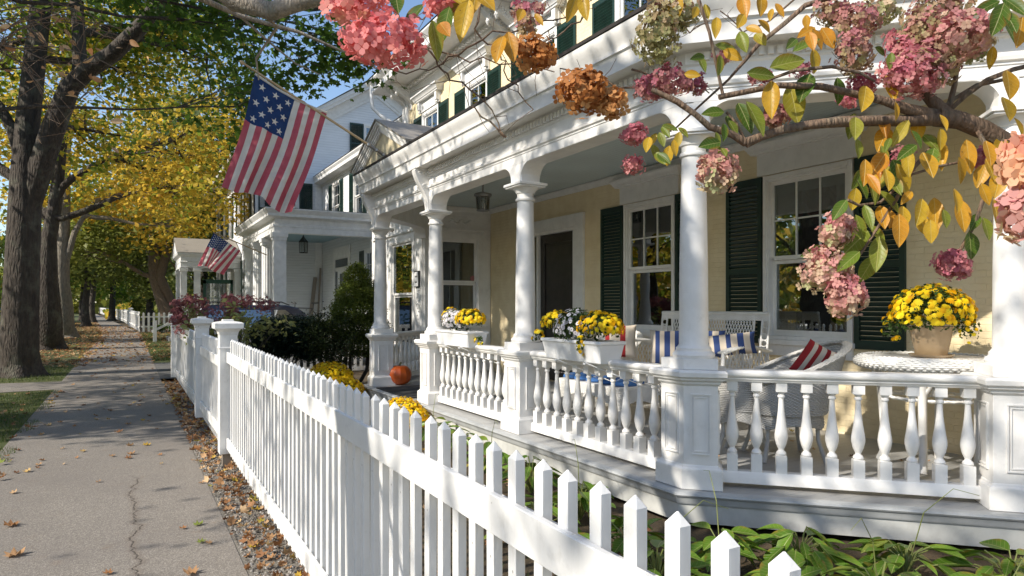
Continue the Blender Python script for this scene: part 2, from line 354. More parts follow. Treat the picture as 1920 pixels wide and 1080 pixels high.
def asphalt():
    m, n, b, o = newmat('asphalt_path'); co = coord(n)
    v = N(n, 'ShaderNodeTexVoronoi'); v.inputs['Scale'].default_value = 165; n.links.new(co, v.inputs['Vector'])
    sp = N(n, 'ShaderNodeSeparateXYZ'); n.links.new(co, sp.inputs[0])
    base = ramp(n, v.outputs['Color'], [(.2, (.15,.132,.112)), (.6, (.225,.20,.172)), (.9, (.36,.325,.28))])
    big = noise(n, co, .9, 5, .6); base = mix(n, mapr(n, big, .35, .7, 0, .5), base, (.16,.14,.125))
    st = noise(n, co, 6, 6, .7); base = mix(n, mapr(n, st, .58, .72, 0, .35), base, (.20,.14,.09))
    # crack running along the path
    nx = noise(n, coord(n, (0, 1, 0)), 2.2, 6, .65); cx = math_(n, 'ADD', math_(n, 'MULTIPLY', math_(n, 'SUBTRACT', nx, .5), .42), .045)
    d = math_(n, 'ABSOLUTE', math_(n, 'SUBTRACT', sp.outputs[0], cx))
    w = mapr(n, d, .0015, .007, .85, 0)
    w = math_(n, 'MULTIPLY', w, math_(n, 'MULTIPLY', mapr(n, sp.outputs[1], 7.1, 7.4, 1, 0), mapr(n, sp.outputs[1], 3.2, 3.6, 0, 1)))
    halo = math_(n, 'MULTIPLY', mapr(n, d, .0, .05, .35, 0), mapr(n, sp.outputs[1], 6.9, 7.4, 1, 0))
    base = mix(n, halo, base, (.13,.09,.06)); base = mix(n, w, base, (.04,.032,.025))
    n.links.new(base, b.inputs['Base Color']); b.inputs['Roughness'].default_value = .85
    h = math_(n, 'SUBTRACT', math_(n, 'ADD', math_(n, 'MULTIPLY', v.outputs['Distance'], .5), noise(n, co, 90, 3)), math_(n, 'MULTIPLY', w, 3)); bump(n, b, h, .5, .004); return m
ASPH = asphalt()
def ground(name, cs, sc=3, bs=.6, fine=60):
    m, n, b, o = newmat(name); co = coord(n); a = noise(n, co, sc, 6, .65); f = noise(n, co, fine, 4, .7)
    col = mix(n, .55, ramp(n, a, [(.3, cs[0]), (.5, cs[1]), (.7, cs[2])]), ramp(n, f, [(.35, cs[0]), (.65, cs[2])]))
    n.links.new(col, b.inputs['Base Color']); b.inputs['Roughness'].default_value = .95; bump(n, b, f, bs, .02); return m
SOIL = ground('leafy_soil', [(.03,.024,.015), (.07,.05,.028), (.13,.085,.04)])
LAWN = ground('lawn_soil', [(.035,.06,.012), (.06,.09,.02), (.12,.10,.03)])
ROADM = ground('street_asphalt', [(.09,.088,.085), (.12,.117,.11), (.16,.155,.145)], 1, .3, 120)
CONC = ground('granite_kerb', [(.25,.24,.22), (.32,.31,.29), (.38,.37,.35)], 4, .4)
GRAV = ground('gravel_bed', [(.10,.085,.06), (.2,.18,.15), (.3,.28,.25)], 8, .7)
STN = leafmat('gravel_stone', [(0, (.10,.085,.07)), (.5, (.24,.22,.19)), (.9, (.36,.34,.32)), (1, (.30,.17,.10))], 0.0, .8, .2)
# ------------------------------------------------------------------ generic building parts
def wall_open(mb, fr, u0, u1, z0, z1, ops, dep=.16):
    """a wall face with openings (u0,u1,z0,z1) and their reveals"""
    us = sorted({u0, u1, *[o[0] for o in ops], *[o[1] for o in ops]}); zs = sorted({z0, z1, *[o[2] for o in ops], *[o[3] for o in ops]})
    for a, b in zip(us, us[1:]):
        for c, d in zip(zs, zs[1:]):
            if any(o[0] <= a and b <= o[1] and o[2] <= c and d <= o[3] for o in ops): continue
            mb.add([fr(a,0,c), fr(b,0,c), fr(b,0,d), fr(a,0,d)], [(0,1,2,3)])
    for (a, b, c, d) in ops:
        for q in (((a,c),(b,c)), ((b,c),(b,d)), ((b,d),(a,d)), ((a,d),(a,c))):
            (p, r), (s, t) = q; mb.add([fr(p,0,r), fr(s,0,t), fr(s,-dep,t), fr(p,-dep,r)], [(0,1,2,3)])
_sh = {}
def shutter(fr, u0, u1, z0, z1, parent, mat=None, n0=.03):
    w = u1-u0; h = z1-z0; key = (round(w, 3), round(h, 3))
    o = fr(u0, n0, z0); a = fr(u1, n0, z0); ang = math.atan2(a[1]-o[1], a[0]-o[0])
    if key not in _sh:
        m = MB(); st = .055
        m.box(0, st, -.035, 0, 0, h); m.box(w-st, w, -.035, 0, 0, h)
        zm = h*.42
        for (p, q) in ((0, .09), (zm, zm+.07), (h-.08, h)): m.box(st, w-st, -.033, -.002, p, q)
        for (p, q) in ((.09, zm), (zm+.07, h-.08)):
            k = int((q-p)/.047)
            for i in range(k):
                z = p+(i+.5)*(q-p)/k
                m.add([(st,-.032,z-.016),(w-st,-.032,z-.016),(w-st,-.026,z-.02),(st,-.026,z-.02),(st,-.006,z+.022),(w-st,-.006,z+.022),(w-st,-.002,z+.016),(st,-.002,z+.016)],
                      [(0,1,2,3),(4,7,6,5),(0,4,5,1),(2,6,7,3),(0,3,7,4),(1,5,6,2)])
            m.box(w/2-.008, w/2+.008, -.042, -.034, p, q)
        ob = m.build('shutter', mat or SHUT); _sh[key] = ob
    else: ob = _sh[key].copy(); C.objects.link(ob)
    ob.location = o; ob.rotation_euler = (0, 0, ang); ob.parent = parent
    # outward must be local -y
    return ob
def window(fr, u0, u1, z0, z1, parent, cols=3, rows=2, lower=False, casing=.11, sill=True, dep=.1, gl=None, curtain=0, room=True):
    """double-hung window, meeting rail in the middle; part window > pane, sash"""
    f = MB(); c = casing
    f.fbox(fr, u0-c, u0, 0, .028, z0-.02, z1+c); f.fbox(fr, u1, u1+c, 0, .028, z0-.02, z1+c); f.fbox(fr, u0, u1, .001, .026, z1, z1+c)
    if sill: f.fbox(fr, u0-c-.03, u1+c+.03, 0, .07, z0-.075, z0-.02); f.fbox(fr, u0-c, u1+c, .0, .03, z0-.2, z0-.076)
    e = .022
    f.fbox(fr, u0, u0+e, -dep, .016, z0, z1); f.fbox(fr, u1-e, u1, -dep, .016, z0, z1); f.fbox(fr, u0+e, u1-e, -dep, .015, z1-e, z1); f.fbox(fr, u0+e, u1-e, -dep, .017, z0-.02, z0+e)
    w = f.build('window', WHITE, parent, bevel=.004)
    zm = (z0+z1)/2; s = MB(); t = .045; a, b = u0+e, u1-e
    s.fbox(fr, a, a+t, -.052, -.024, zm, z1-e); s.fbox(fr, b-t, b, -.052, -.024, zm, z1-e); s.fbox(fr, a+t, b-t, -.05, -.025, z1-e-t, z1-e); s.fbox(fr, a+t, b-t, -.05, -.02, zm-.02, zm+.025)
    s.fbox(fr, a, a+t, -.09, -.06, z0+e, zm-.021); s.fbox(fr, b-t, b, -.09, -.06, z0+e, zm-.021); s.fbox(fr, a+t, b-t, -.089, -.061, z0+e, z0+e+t+.02); s.fbox(fr, a+t, b-t, -.089, -.061, zm-.065, zm-.021)
    for (p, q, n0) in ((zm+.025, z1-e-t, -.048),) + (((z0+e+t+.02, zm-.065, -.086),) if lower else ()):
        for i in range(1, cols): x = a+t+(b-a-2*t)*i/cols; s.fbox(fr, x-.009, x+.009, n0, n0+.02, p, q)
        for i in range(1, rows): z = p+(q-p)*i/rows; s.fbox(fr, a+t, b-t, n0+.002, n0+.018, z-.009, z+.009)
    s.build('sash', WHITE, w)
    g = MB(); g.fbox(fr, a+t, b-t, -.044, -.040, zm+.025, z1-e-t); g.fbox(fr, a+t, b-t, -.082, -.078, z0+e+t+.02, zm-.065)
    g.build('pane', gl or GLASS, w)
    if curtain:
        k = MB(); W_ = b-a
        def cur(ua, ub, zt, zb, ph):
            k.grid(lambda i, j: fr(ua+(ub-ua)*i, -.17+.022*math.sin(i*34+ph)+.008*math.sin(j*6+i*9), zt+(zb-zt)*j), 40, 6)
        cur(a-.02, a+W_*.24, z1, z0, 0); cur(b-W_*.24, b+.02, z1, z0, 2)
        k.build('curtain', SHEER, w, smooth=80)
        k = MB()
        for q in range(3):
            x0 = a-.03+q*W_*.33; x1 = x0+W_*.42
            k.grid(lambda i, j: fr(x0+(x1-x0)*i, -.20-.02*q-.02*math.sin(j*22+q)*(.4+i), z1+.02-.12*j-(.42*j)*(math.sin(math.pi*i))**.8-.06*j*i), 16, 26)
        k.build('swag', SWAG, w, smooth=80)
    if curtain:
        k = MB(); k.fbox(fr, a+.0, b-.0, -.14, -.135, z1-.16, z1); k.build('blind', SHEER, w)
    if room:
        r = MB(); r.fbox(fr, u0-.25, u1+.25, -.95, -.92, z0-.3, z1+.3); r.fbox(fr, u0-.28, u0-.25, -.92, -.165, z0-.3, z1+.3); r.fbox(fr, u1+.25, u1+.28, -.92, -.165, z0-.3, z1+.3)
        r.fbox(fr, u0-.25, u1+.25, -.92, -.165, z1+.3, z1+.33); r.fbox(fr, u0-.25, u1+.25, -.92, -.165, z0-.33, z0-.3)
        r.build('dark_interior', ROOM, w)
    return w
CROWN = [(0,0),(.04,0),(.045,.02),(.06,.03),(.065,.05),(.10,.09),(.115,.10),(.115,.125),(0,.13)]
def crown_box(mb, fr, u0, u1, z, n0=0, s=1.0, d=0.05):
    """flat board with returned crown moulding on top, projecting"""
    P = [(fr(u0, n0, 0)), (fr(u0, n0+d, 0)), (fr(u1, n0+d, 0)), (fr(u1, n0, 0))]
    path = [(p[0], p[1]) for p in P]
    a = Vector(path[1])-Vector(path[0]); b = Vector(path[2])-Vector(path[1])
    if a.x*b.y-a.y*b.x < 0: path = path[::-1]
    mb.sweep(path, [(n*s, z+q*s) for n, q in CROWN]); 
    mb.fbox(fr, u0, u1, n0, n0+d-.001, z-.0, z+.129*s)
# ------------------------------------------------------------------ the yellow house
FZ = .27; XC = 3.69
house = thing('house', 'cream painted brick house with white columned porch, balustrade and dark green shutters', 'house', (0, 0, 0))
PATH = [(6.47, 12.4), (5.0, 12.4), (XC, 11.06), (XC, 3.787), (5.14, 2.337), (6.47, 2.337)]
PP = [(6.46, 13.0), (5.04, 12.43), (XC, 11.06), (XC, 3.787), (5.14, 2.337), (6.46, 2.337)]
colpts = {'P4': (XC, 11.06), 'P3': (XC, 8.70), 'P2': (XC, 6.27), 'P1': (XC, 3.787), 'P0': (5.14, 2.337)}
wallfr = frame(6.47, -4, 0, 1)          # u along +y, outward normal must be -x
wallfr = (lambda u, n, z: (6.47-n, u, z))
GW = [(4.42, 5.45), (7.03, 8.02)]; GZ = (1.235, 3.05); DU = (9.37, 10.5)
UW = [15.56, 13.02, 10.40, 7.75, 5.10, 2.45, -.2]
m = MB(); ops = [(a, b, *GZ) for a, b in GW] + [(DU[0], DU[1]+.33, FZ+.004, 2.9)] + [(c-.5, c+.5, 4.6, 6.35) for c in UW]
wall_open(m, wallfr, -4, 17.33, -.02, 7.3, ops)
m.add([(6.47,17.33,-.02),(13,17.33,-.02),(13,17.33,7.3),(6.47,17.33,7.3)], [(0,1,2,3)])
m.add([(6.47,-4,-.02),(13,-4,-.02),(13,-4,7.3),(6.47,-4,7.3)], [(0,1,2,3)]); m.add([(13,-4,-.02),(13,17.33,-.02),(13,17.33,7.3),(13,-4,7.3)], [(0,1,2,3)])
m.build('wall', CREAM, house, recalc=False)
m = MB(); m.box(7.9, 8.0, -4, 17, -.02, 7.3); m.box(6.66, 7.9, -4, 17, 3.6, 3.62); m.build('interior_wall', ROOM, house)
for i, (a, b) in enumerate(GW):
    window(wallfr, a, b, *GZ, house, curtain=1, casing=.05)
    m = MB(); m.fbox(wallfr, a-.13, b+.13, 0, .03, 3.11, 3.42); crown_box(m, wallfr, a-.15, b+.15, 3.36, 0, .9, .05); m.build('window_head', WHITE, house, smooth=30)
    shutter(wallfr, a-.59, a-.07, 1.16, 3.1, house); shutter(wallfr, b+.07, b+.61, 1.16, 3.1, house)
for c in UW:
    window(wallfr, c-.45, c+.45, 4.6, 6.35, house, lower=True, cols=2, rows=2, casing=.08)
    m = MB(); m.fbox(wallfr, c-.62, c+.62, 0, .05, 6.44, 6.72); crown_box(m, wallfr, c-.66, c+.66, 6.70, 0, 1.25, .09)
    for q in (-.55, .55):
        m.fbox(wallfr, c+q-.06, c+q+.06, .0, .12, 6.50, 6.70); m.lathe([(-.11,.006),(-.09,.02),(-.05,.038),(-.02,.02),(0,.035)], wallfr(c+q, .08, 6.50), 12)
    m.build('window_head', WHITE, house, smooth=30)
    if c < 16.5: shutter(wallfr, c-1.08, c-.52, 4.5, 6.4, house); shutter(wallfr, c+.52, c+1.10, 4.5, 6.4, house)
# corner board, frieze and eave of the upper wall
m = MB(); m.fbox(wallfr, 17.0, 17.35, .002, .05, 3.9, 7.0); m.box(6.40, 6.47, 17.331, 17.37, 3.9, 7.0)
m.fbox(wallfr, -4, 17.35, .002, .06, 6.98, 7.32); m.build('frieze_board', WHITE, house)
m = MB(); m.sweep([(13.4, 17.36), (6.44, 17.36), (6.44, -4)], [(0,7.18),(.05,7.18),(.06,7.24),(.10,7.26),(.12,7.33),(.66,7.36),(.66,7.34),(.70,7.34),(.70,7.50),(.72,7.52),(.80,7.62),(.80,7.66),(.2,7.70),(0,7.70)])
for k in range(150): y = 17.3-k*.14; m.box(6.29, 6.36, y, y+.07, 7.21, 7.27)
m.build('eave_cornice', WHITE, house, smooth=35)
m = MB(); m.add([(5.62,-4,7.68),(5.62,18.16,7.68),(13.5,18.16,7.68),(13.5,-4,7.68),(9.8,14.2,8.7),(9.8,-4,8.7)], [(0,1,4,5),(1,2,4),(2,3,5,4)]); m.build('roof', DKROOF, house, recalc=False)
# scroll brackets under the eave at the corner and along it
def scroll(mb, fr, u, w, zt, H, D, th=None):
    """S-shaped bracket: top at zt, projecting D, height H"""
    pts = []
    for i in range(13):
        a = -math.pi*.5+math.pi*1.15*i/12; pts.append((D*.70+D*.27*math.cos(a), zt-D*.30+D*.27*math.sin(a)))
    pts = [(0, zt), (D, zt), (D, zt-.03)]
    for i in range(15):
        t = i/14; n = D*(.93*(1-t)**1.6+.10+.10*math.sin(t*math.pi*1.9+.2)); pts.append((max(.012, n), zt-.03-(H-.03)*t))
    pts += [(0, zt-H)]
    mb.nprism(fr, pts, u-w/2, u+w/2)
    for (n, z, r) in ((D*.62, zt-D*.30, D*.16), (D*.30, zt-H*.42, D*.20)):
        P = []
        for s in (-1, 1):
            k = [Vector(fr(u+s*(w/2+.006), n+r*(1-i/34)*math.cos(i*.42)*.95, z+r*(1-i/34)*math.sin(i*.42)*.95)) for i in range(32)]
            mb.tube(k, .008 if D < .3 else .014, 5)
for (y, dd) in ((17.22, .5), (16.85, .5), (11.7, .5), (11.35, .5)):
    m = MB(); scroll(m, wallfr, y, .14, 7.33, .62, .55); m.lathe([(-.16,.006),(-.13,.03),(-.08,.05),(-.03,.03),(0,.05)], wallfr(y, .42, 7.16), 12); m.build('eave_bracket', WHITE, house, smooth=35)
# downspout at the far corner
m = MB(); m.tube([(5.74,17.95,7.62),(5.74,17.95,7.2),(5.76,17.93,6.95),(5.95,17.8,6.72),(6.28,17.45,6.42),(6.36,17.38,6.3),(6.38,17.36,6.0),(6.38,17.4,3.9)], .05, 10); m.build('downspout', PLASTW, house, smooth=40)
m = MB(); m.tube([(6.42,2.86,3.5),(6.42,2.86,1.30)], .035, 10); m.box(6.37,6.47,2.81,2.91,1.24,1.34); m.build('downspout', WHITE, house, smooth=40)
# door
d = MB(); d.fbox(wallfr, DU[0]-.29, DU[0]-.02, 0, .05, FZ, 3.08); d.fbox(wallfr, DU[1]+.35, DU[1]+.60, 0, .05, FZ, 3.08); d.fbox(wallfr, DU[0]-.30, DU[1]+.61, 0, .055, 2.92, 3.12)
d.fbox(wallfr, DU[1]+.02, DU[1]+.07, -.14, .02, FZ, 2.9); d.fbox(wallfr, DU[0]-.02, DU[0]+.03, -.14, .03, FZ, 2.9); d.fbox(wallfr, DU[0]+.03, DU[1]+.33, -.14, .025, 2.86, 2.921)
d.build('door_frame', WHITE, house, bevel=.005)
d = MB(); a, b = DU[0]+.035, DU[1]+.015; d.fbox(wallfr, a, b, -.10, -.06, FZ+.02, 2.855)
d.fbox(wallfr, a, a+.13, -.06, -.035, FZ+.02, 2.855); d.fbox(wallfr, b-.13, b, -.06, -.035, FZ+.02, 2.855); d.fbox(wallfr, a+.13, b-.13, -.06, -.036, 2.70, 2.855); d.fbox(wallfr, a+.13, b-.13, -.06, -.036, FZ+.02, .60)
d.fbox(wallfr, a+.17, b-.17, -.06, -.05, .66, 2.64)
dr = d.build('door', DOORM, house, bevel=.006); d = MB(); d.lathe([(0,.01),(.01,.03),(.03,.035),(.05,.03),(.06,.005)], (0,0,0), 14); h = d.build('handle', BRASS, dr, smooth=60); h.location = wallfr(a+.07, -.03, 1.25); h.rotation_euler = (0, R(-90), 0)
d = MB(); d.fbox(wallfr, DU[1]+.075, DU[1]+.325, -.10, -.095, FZ+.1, 2.86); d.build('sidelight', GLASSD, house)
# porch floor, lip and skirt
fp = [(x, y) for x, y in PP]
m = MB(); poly = [(3.42, 11.17), (3.42, 3.675), (5.03, 2.067), (6.47, 2.067), (6.47, 12.4), (4.66, 12.4)]
m.prism(poly, lambda x, y: (x, y, FZ-.04), lambda x, y: (x, y, FZ)); m.build('porch_floor', siding('porch_floor_boards', (.40,.40,.39), .085, 1), house)
OUT = [(4.66, 12.45), (3.44, 11.18), (3.44, 3.683), (5.037, 2.087), (6.47, 2.087)]
m = MB(); m.sweep(OUT, [(-.02,FZ-.03),(.035,FZ-.03),(.042,FZ-.018),(.035,FZ-.004),(.01,FZ+.004),(-.02,FZ+.004)][::-1]); m.sweep(OUT, [(-.02,FZ-.085),(.012,FZ-.085),(.02,FZ-.07),(.02,FZ-.05),(.028,FZ-.034),(-.02,FZ-.034)][::-1])
m.build('floor_lip', FLOORG, house, smooth=35)
m = MB(); m.sweep(OUT, [(-.03,.05),(.0,.05),(.0,FZ-.086),(-.03,FZ-.086)]); m.build('porch_skirt', SKIRT, house)
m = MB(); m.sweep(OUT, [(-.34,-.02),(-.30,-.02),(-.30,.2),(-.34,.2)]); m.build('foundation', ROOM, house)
# entablature
PE = [(5.35, 12.76), (XC, 11.06), (XC, 3.787), (5.14, 2.337), (6.47, 2.337)]
BEAM = [(-.12,3.09),(.12,3.09),(.12,3.17),(.128,3.175),(.128,3.19),(.145,3.20),(.15,3.225),(.125,3.232),(.125,3.345),(.14,3.36),(.14,3.375),(.145,3.44),(.16,3.455),(.31,3.462),(.31,3.448),(.322,3.448),(.322,3.57),(.33,3.585),(.345,3.59),(.345,3.61),(.352,3.63),(.37,3.66),(.395,3.70),(.408,3.735),(.408,3.755),(-.12,3.76)]
m = MB(); m.sweep(PE, BEAM)
def along(path, step, fn, i0=0, i1=None):
    for p, q in list(zip(path, path[1:]))[i0:i1]:
        p, q = Vector(p), Vector(q); L = (q-p).length; k = int(L/step)
        fr = frame(p.x, p.y, q.x-p.x, q.y-p.y)
        for i in range(k): fn(fr, (i+.5)*L/k)
along(PE, .062, lambda fr, u: m.fbox(fr, u-.019, u+.019, .142, .172, 3.378, 3.432), 1)
m.build('entablature', WHITE, house, smooth=32)
m = MB(); m.sweep(PE, [(.0,3.7605),(.42,3.7605),(.425,3.785),(0,3.80)]); m.build('roof_edge', DKROOF, house)
m = MB(); OE = [(5.0,13.1),(3.31,11.24),(3.31,3.62),(4.96,1.95),(6.47,1.95)]
m.add([(x,y,3.795) for x, y in OE]+[(6.46,1.95,4.0),(6.46,13.1,4.0)], [(0,1,2,3,4,5,6)]); m.build('porch_roof', DKROOF, house, recalc=False)
m = MB(); m.add([(x, y, 3.57) for x, y in ((3.75,11.0),(3.75,3.8),(5.16,2.4),(6.47,2.4),(6.47,12.4),(4.95,12.4))], [(0,1,2,3,4,5)]); m.build('porch_ceiling', CEIL, house, recalc=False)
m = MB(); m.sweep([(6.44,2.4),(6.44,12.37),(5.0,12.37)][::-1], [(-.03,3.47),(.0,3.47),(.02,3.50),(.05,3.54),(.05,3.565),(-.03,3.565)]); m.build('ceiling_moulding', WHITE, house)
# arches between columns
def arch(p, q):
    p, q = Vector(p), Vector(q); L = (q-p).length; fr = frame(p.x, p.y, q.x-p.x, q.y-p.y); r = .17; c = .10; zt = 3.0895; zb = 2.895
    m = MB(); zt -= .004
    arc = [(c+r-r*math.cos(a), zt-r+r*math.sin(a)) for a in [i*math.pi/2/10 for i in range(11)]]
    pts = [(0, zb), (c, zb)] + arc + [(L-u, z) for u, z in arc[::-1]] + [(L-c, zb), (L, zb), (L, 3.0895), (0, 3.0895)]
    m.uprism(fr, pts, -.118, .118)
    # bead along the edge of the soffit
    return m.build('arch', WHITE, house, smooth=35)
for a, b in (('P4','P3'),('P3','P2'),('P2','P1'),('P1','P0')): arch(colpts[a], colpts[b])
arch((4.95, 12.34), (XC, 11.06))
# columns with pedestals
def column(p, dirs, foot=1.13):
    """dirs: list of the two path directions (in, out) whose right sides are the outer faces"""
    m = MB(); x, y = p
    m.lathe([(1.212,.148),(1.235,.156),(1.252,.148),(1.262,.132),(1.275,.128),(1.285,.130),(1.297,.118),(1.312,.108),(1.5,.107),(1.9,.104),(2.3,.097),(2.705,.088),(2.71,.102),(2.722,.106),(2.735,.102),(2.74,.088),(2.785,.088),(2.79,.10),(2.80,.104),(2.81,.108),(2.835,.132),(2.845,.138)], (x, y, 0), 32)
    col = m.build('column', WHITE, house, smooth=40)
    d = Vector(dirs[0]).normalized(); e = Vector(dirs[1]).normalized(); nb = (Vector((d.y,-d.x))+Vector((e.y,-e.x))).normalized()
    def poly(h):                                  # pedestal plan: square, or with a bent outer face
        if abs(d.x-e.x) < .01:
            n = Vector((d.y, -d.x)); return [Vector(p)+d*a*h+n*b*h for a, b in ((-1,-1),(1,-1),(1,1),(-1,1))]
        n0 = Vector((d.y,-d.x)); n1 = Vector((e.y,-e.x)); mt = (n0+n1)/(1+n0.dot(n1))
        P = Vector(p); return [P-mt*h*1.0, P-n1*h+e*h*1.05, P+n1*h+e*h*1.05, P+mt*h, P+n0*h-d*h*1.05, P-n0*h-d*h*1.05]
    k = MB()
    def lay(h, z0, z1): 
        pg = poly(h); k.prism([(v.x, v.y) for v in pg], lambda a, b: (a, b, z0), lambda a, b: (a, b, z1))
    lay(.158, 2.846, 2.862); lay(.172, 2.8625, 2.892); lay(.112, 2.8925, 3.088)
    k.build('capital', WHITE, col, bevel=.004)
    k = MB(); lay(.165, 1.135, 1.211); lay(.165, .43, 1.035); lay(.195, FZ+.002, .41); 
    pg = poly(.165); cen = Vector(p); P = [(v.x, v.y) for v in pg]
    ar = sum(P[i][0]*P[(i+1) % len(P)][1]-P[(i+1) % len(P)][0]*P[i][1] for i in range(len(P)))
    if ar < 0: P = P[::-1]
    k.sweep(P, [(-.05,.405),(.03,.405),(.028,.42),(.012,.43),(.004,.445),(-.05,.445)][::-1], True)
    k.sweep(P, [(-.05,1.02),(.004,1.02),(.018,1.035),(.02,1.05),(.042,1.062),(.045,1.075),(.062,1.085),(.066,1.12),(.05,1.134),(-.05,1.134)], True)
    ped = k.build('pedestal', WHITE, col, bevel=.003)
    k = MB(); n = len(P)
    for i in range(n):
        a, b = Vector(P[i]), Vector(P[(i+1) % n]); L = (b-a).length
        if L < .25: w0, w1 = .05, L-.05
        else: w0, w1 = .075, L-.075
        fr = frame(a.x, a.y, b.x-a.x, b.y-a.y)
        for (g, t, zz) in ((0, .012, 0), (.02, .008, .02)):
            u0, u1, z0, z1 = w0+g, w1-g, .52+zz, .96-zz
            if u1-u0 < .03: continue
            for bx in ((u0,u0+.009,z0,z1),(u1-.009,u1,z0,z1),(u0+.009,u1-.009,z0,z0+.009),(u0+.009,u1-.009,z1-.009,z1)): k.fbox(fr, bx[0], bx[1], -.001, t, bx[2], bx[3])
    k.build('panel_moulding', WHITE, ped)
    return col
D1 = (0, -1); D2 = (1, -1)
column(colpts['P4'], ((-1,-1.02), D1)); column(colpts['P3'], (D1, D1)); column(colpts['P2'], (D1, D1)); column(colpts['P1'], (D1, D2)); column(colpts['P0'], (D2, D2))
# balustrades
BAL = [(.515,.030),(.53,.036),(.545,.030),(.552,.021),(.562,.019),(.575,.026),(.60,.036),(.64,.045),(.665,.046),(.69,.043),(.76,.032),(.84,.0225),(.92,.0175),(.932,.0175),(.936,.024),(.945,.026),(.953,.023),(.957,.018),(.965,.022),(.978,.034)]
mb = MB(); mb.lathe([(z, r) for z, r in BAL], (0,0,0), 18); mb.box(-.037,.037,-.037,.037,.385,.516); mb.box(-.037,.037,-.037,.037,.978,1.05)
_b0 = mb.build('baluster', WHITE, None, smooth=42)
used = [False]
def balustrade(p, q, n, e0=.17, e1=.17, lab=None):
    p, q = Vector(p), Vector(q); L = (q-p).length; fr = frame(p.x, p.y, q.x-p.x, q.y-p.y)
    P2 = [fr(e0, 0, 0)[:2], fr(L-e1, 0, 0)[:2]]
    m = MB(); m.sweep(P2, [(-.048,.305),(.048,.305),(.048,.375),(.038,.39),(-.038,.39),(-.048,.375)])
    b = m.build('balustrade', WHITE, house, smooth=35); m = MB()
    m.sweep(P2, [(-.045,1.045),(.045,1.045),(.05,1.055),(.06,1.065),(.06,1.075),(.075,1.085),(.082,1.10),(.08,1.115),(.06,1.13),(-.06,1.13),(-.08,1.115),(-.082,1.10),(-.075,1.085),(-.06,1.075),(-.06,1.065),(-.05,1.055)])
    m.build('handrail', WHITE, b, smooth=35)
    w = L-e0-e1
    for i in range(n):
        o = _b0 if not used[0] else _b0.copy()
        if used[0]: C.objects.link(o)
        used[0] = True; u = e0+w*(i+.5)/n; x, y, z = fr(u, 0, 0); o.location = (x, y, 0); o.rotation_euler = (0, 0, math.atan2(q.y-p.y, q.x-p.x)); o.parent = b
balustrade(colpts['P3'], colpts['P2'], 12); balustrade(colpts['P2'], colpts['P1'], 12); balustrade(colpts['P1'], colpts['P0'], 10, .19, .17); balustrade((5.0, 12.38), colpts['P4'], 9, .03, .18)
balustrade(colpts['P0'], (6.47, 2.337), 6, .2, .02)
# scroll brackets above the entry columns
ent = lambda u, n, z: (XC-n, u, z)
for y in (8.70, 11.06):
    m = MB(); scroll(m, lambda u, n, z: (XC-.12-n, u, z), y, .12, 3.455, .56, .20); m.fbox(ent, y-.09, y+.09, .121, .33, 3.45, 3.475); m.build('scroll_bracket', WHITE, house, smooth=35)
# pediment over the steps
y0, y1, ya, zb, za = 8.86, 11.30, 10.08, 3.79, 4.30
pf = lambda u, n, z: (3.40-n, u, z)
m = MB(); m.uprism(pf, [(y0+.05, zb), (y1-.05, zb), (ya, za-.02)], -.05, 0); m.build('tympanum', CREAMD, house)
m = MB()
for s in (-1, 1):
    ye = y0-.04 if s < 0 else y1+.04
    u = Vector((ye, zb-.01)); v = Vector((ya, za+.03)); dd = (v-u).normalized(); nn = Vector((-dd.y, dd.x)); nn = nn if nn.y > 0 else -nn
    for (a0, a1, pr) in ((-.075,-.055,.03),(-.055,-.02,.045),(-.02,.02,.06),(.02,.045,.09),(.045,.075,.11)):
        def pt(w, a): q = w+nn*a; return (q.x, q.y)
        A, B = pt(u, a0), pt(u, a1); 
        def meet(a): # on the ridge line u=ya
            q = u+nn*a; t = (ya-q.x)/dd.x; return (ya, q.y+dd.y*t)
        m.uprism(pf, [A, B, meet(a1), meet(a0)], -.04, pr)
m.build('raking_cornice', WHITE, house)
m = MB()
for s in (-1, 1):
    ye = y0-.10 if s < 0 else y1+.10
    m.add([(3.27, ye, zb+.05), (3.27, ya, za+.12), (5.2, ya, za+.12), (4.2, ye, zb+.05), (3.27, ye, zb+.075), (3.27, ya, za+.145), (5.2, ya, za+.145), (4.2, ye, zb+.075)], [(0,1,2,3),(4,7,6,5),(0,4,5,1),(0,3,7,4)])
m.build('pediment_roof', ROOFM, house)
# white panelled bay at the far end of the porch
bay = house
fs = lambda u, n, z: (u, 12.4-n, z)                 # faces the camera side
fw = lambda u, n, z: (5.0-n, u, z)                  # faces the street
m = MB(); B1, B2 = (5.35, 6.18, 1.22, 2.93), (12.95, 14.25, .75, 2.93)
wall_open(m, fs, 5.0, 6.47, 0, 3.6, [B1]); wall_open(m, fw, 12.4, 15.6, 0, 3.9, [B2]); m.add([(5.0,15.6,0),(6.47,15.6,0),(6.47,15.6,3.9),(5.0,15.6,3.9)], [(0,1,2,3)]); m.add([(5,12.4,3.9),(6.47,12.4,3.9),(6.47,15.6,3.9),(5,15.6,3.9)], [(0,1,2,3)])
m.build('wall', WHITE, bay, recalc=False)
window(fs, *B1[:2], *B1[2:], bay, cols=1, rows=1, casing=.12); window(fw, *B2[:2], *B2[2:], bay, cols=1, rows=1, casing=.12)
m = MB(); m.fbox(fs, 5.0, 6.44, .001, .04, 3.10, 3.14); m.fbox(fs, 5.0, 6.44, .002, .03, 3.40, 3.47); m.fbox(fs, 6.30, 6.44, .0, .03, .3, 3.1); m.fbox(fs, 5.02, 5.14, .0, .03, .3, 3.1)
m.fbox(fw, 12.41, 15.5, .001, .04, 3.10, 3.14); m.fbox(fw, 12.41, 15.5, .002, .05, 3.5, 3.6); m.fbox(fw, 12.42, 12.78, .0, .025, .35, 3.1)
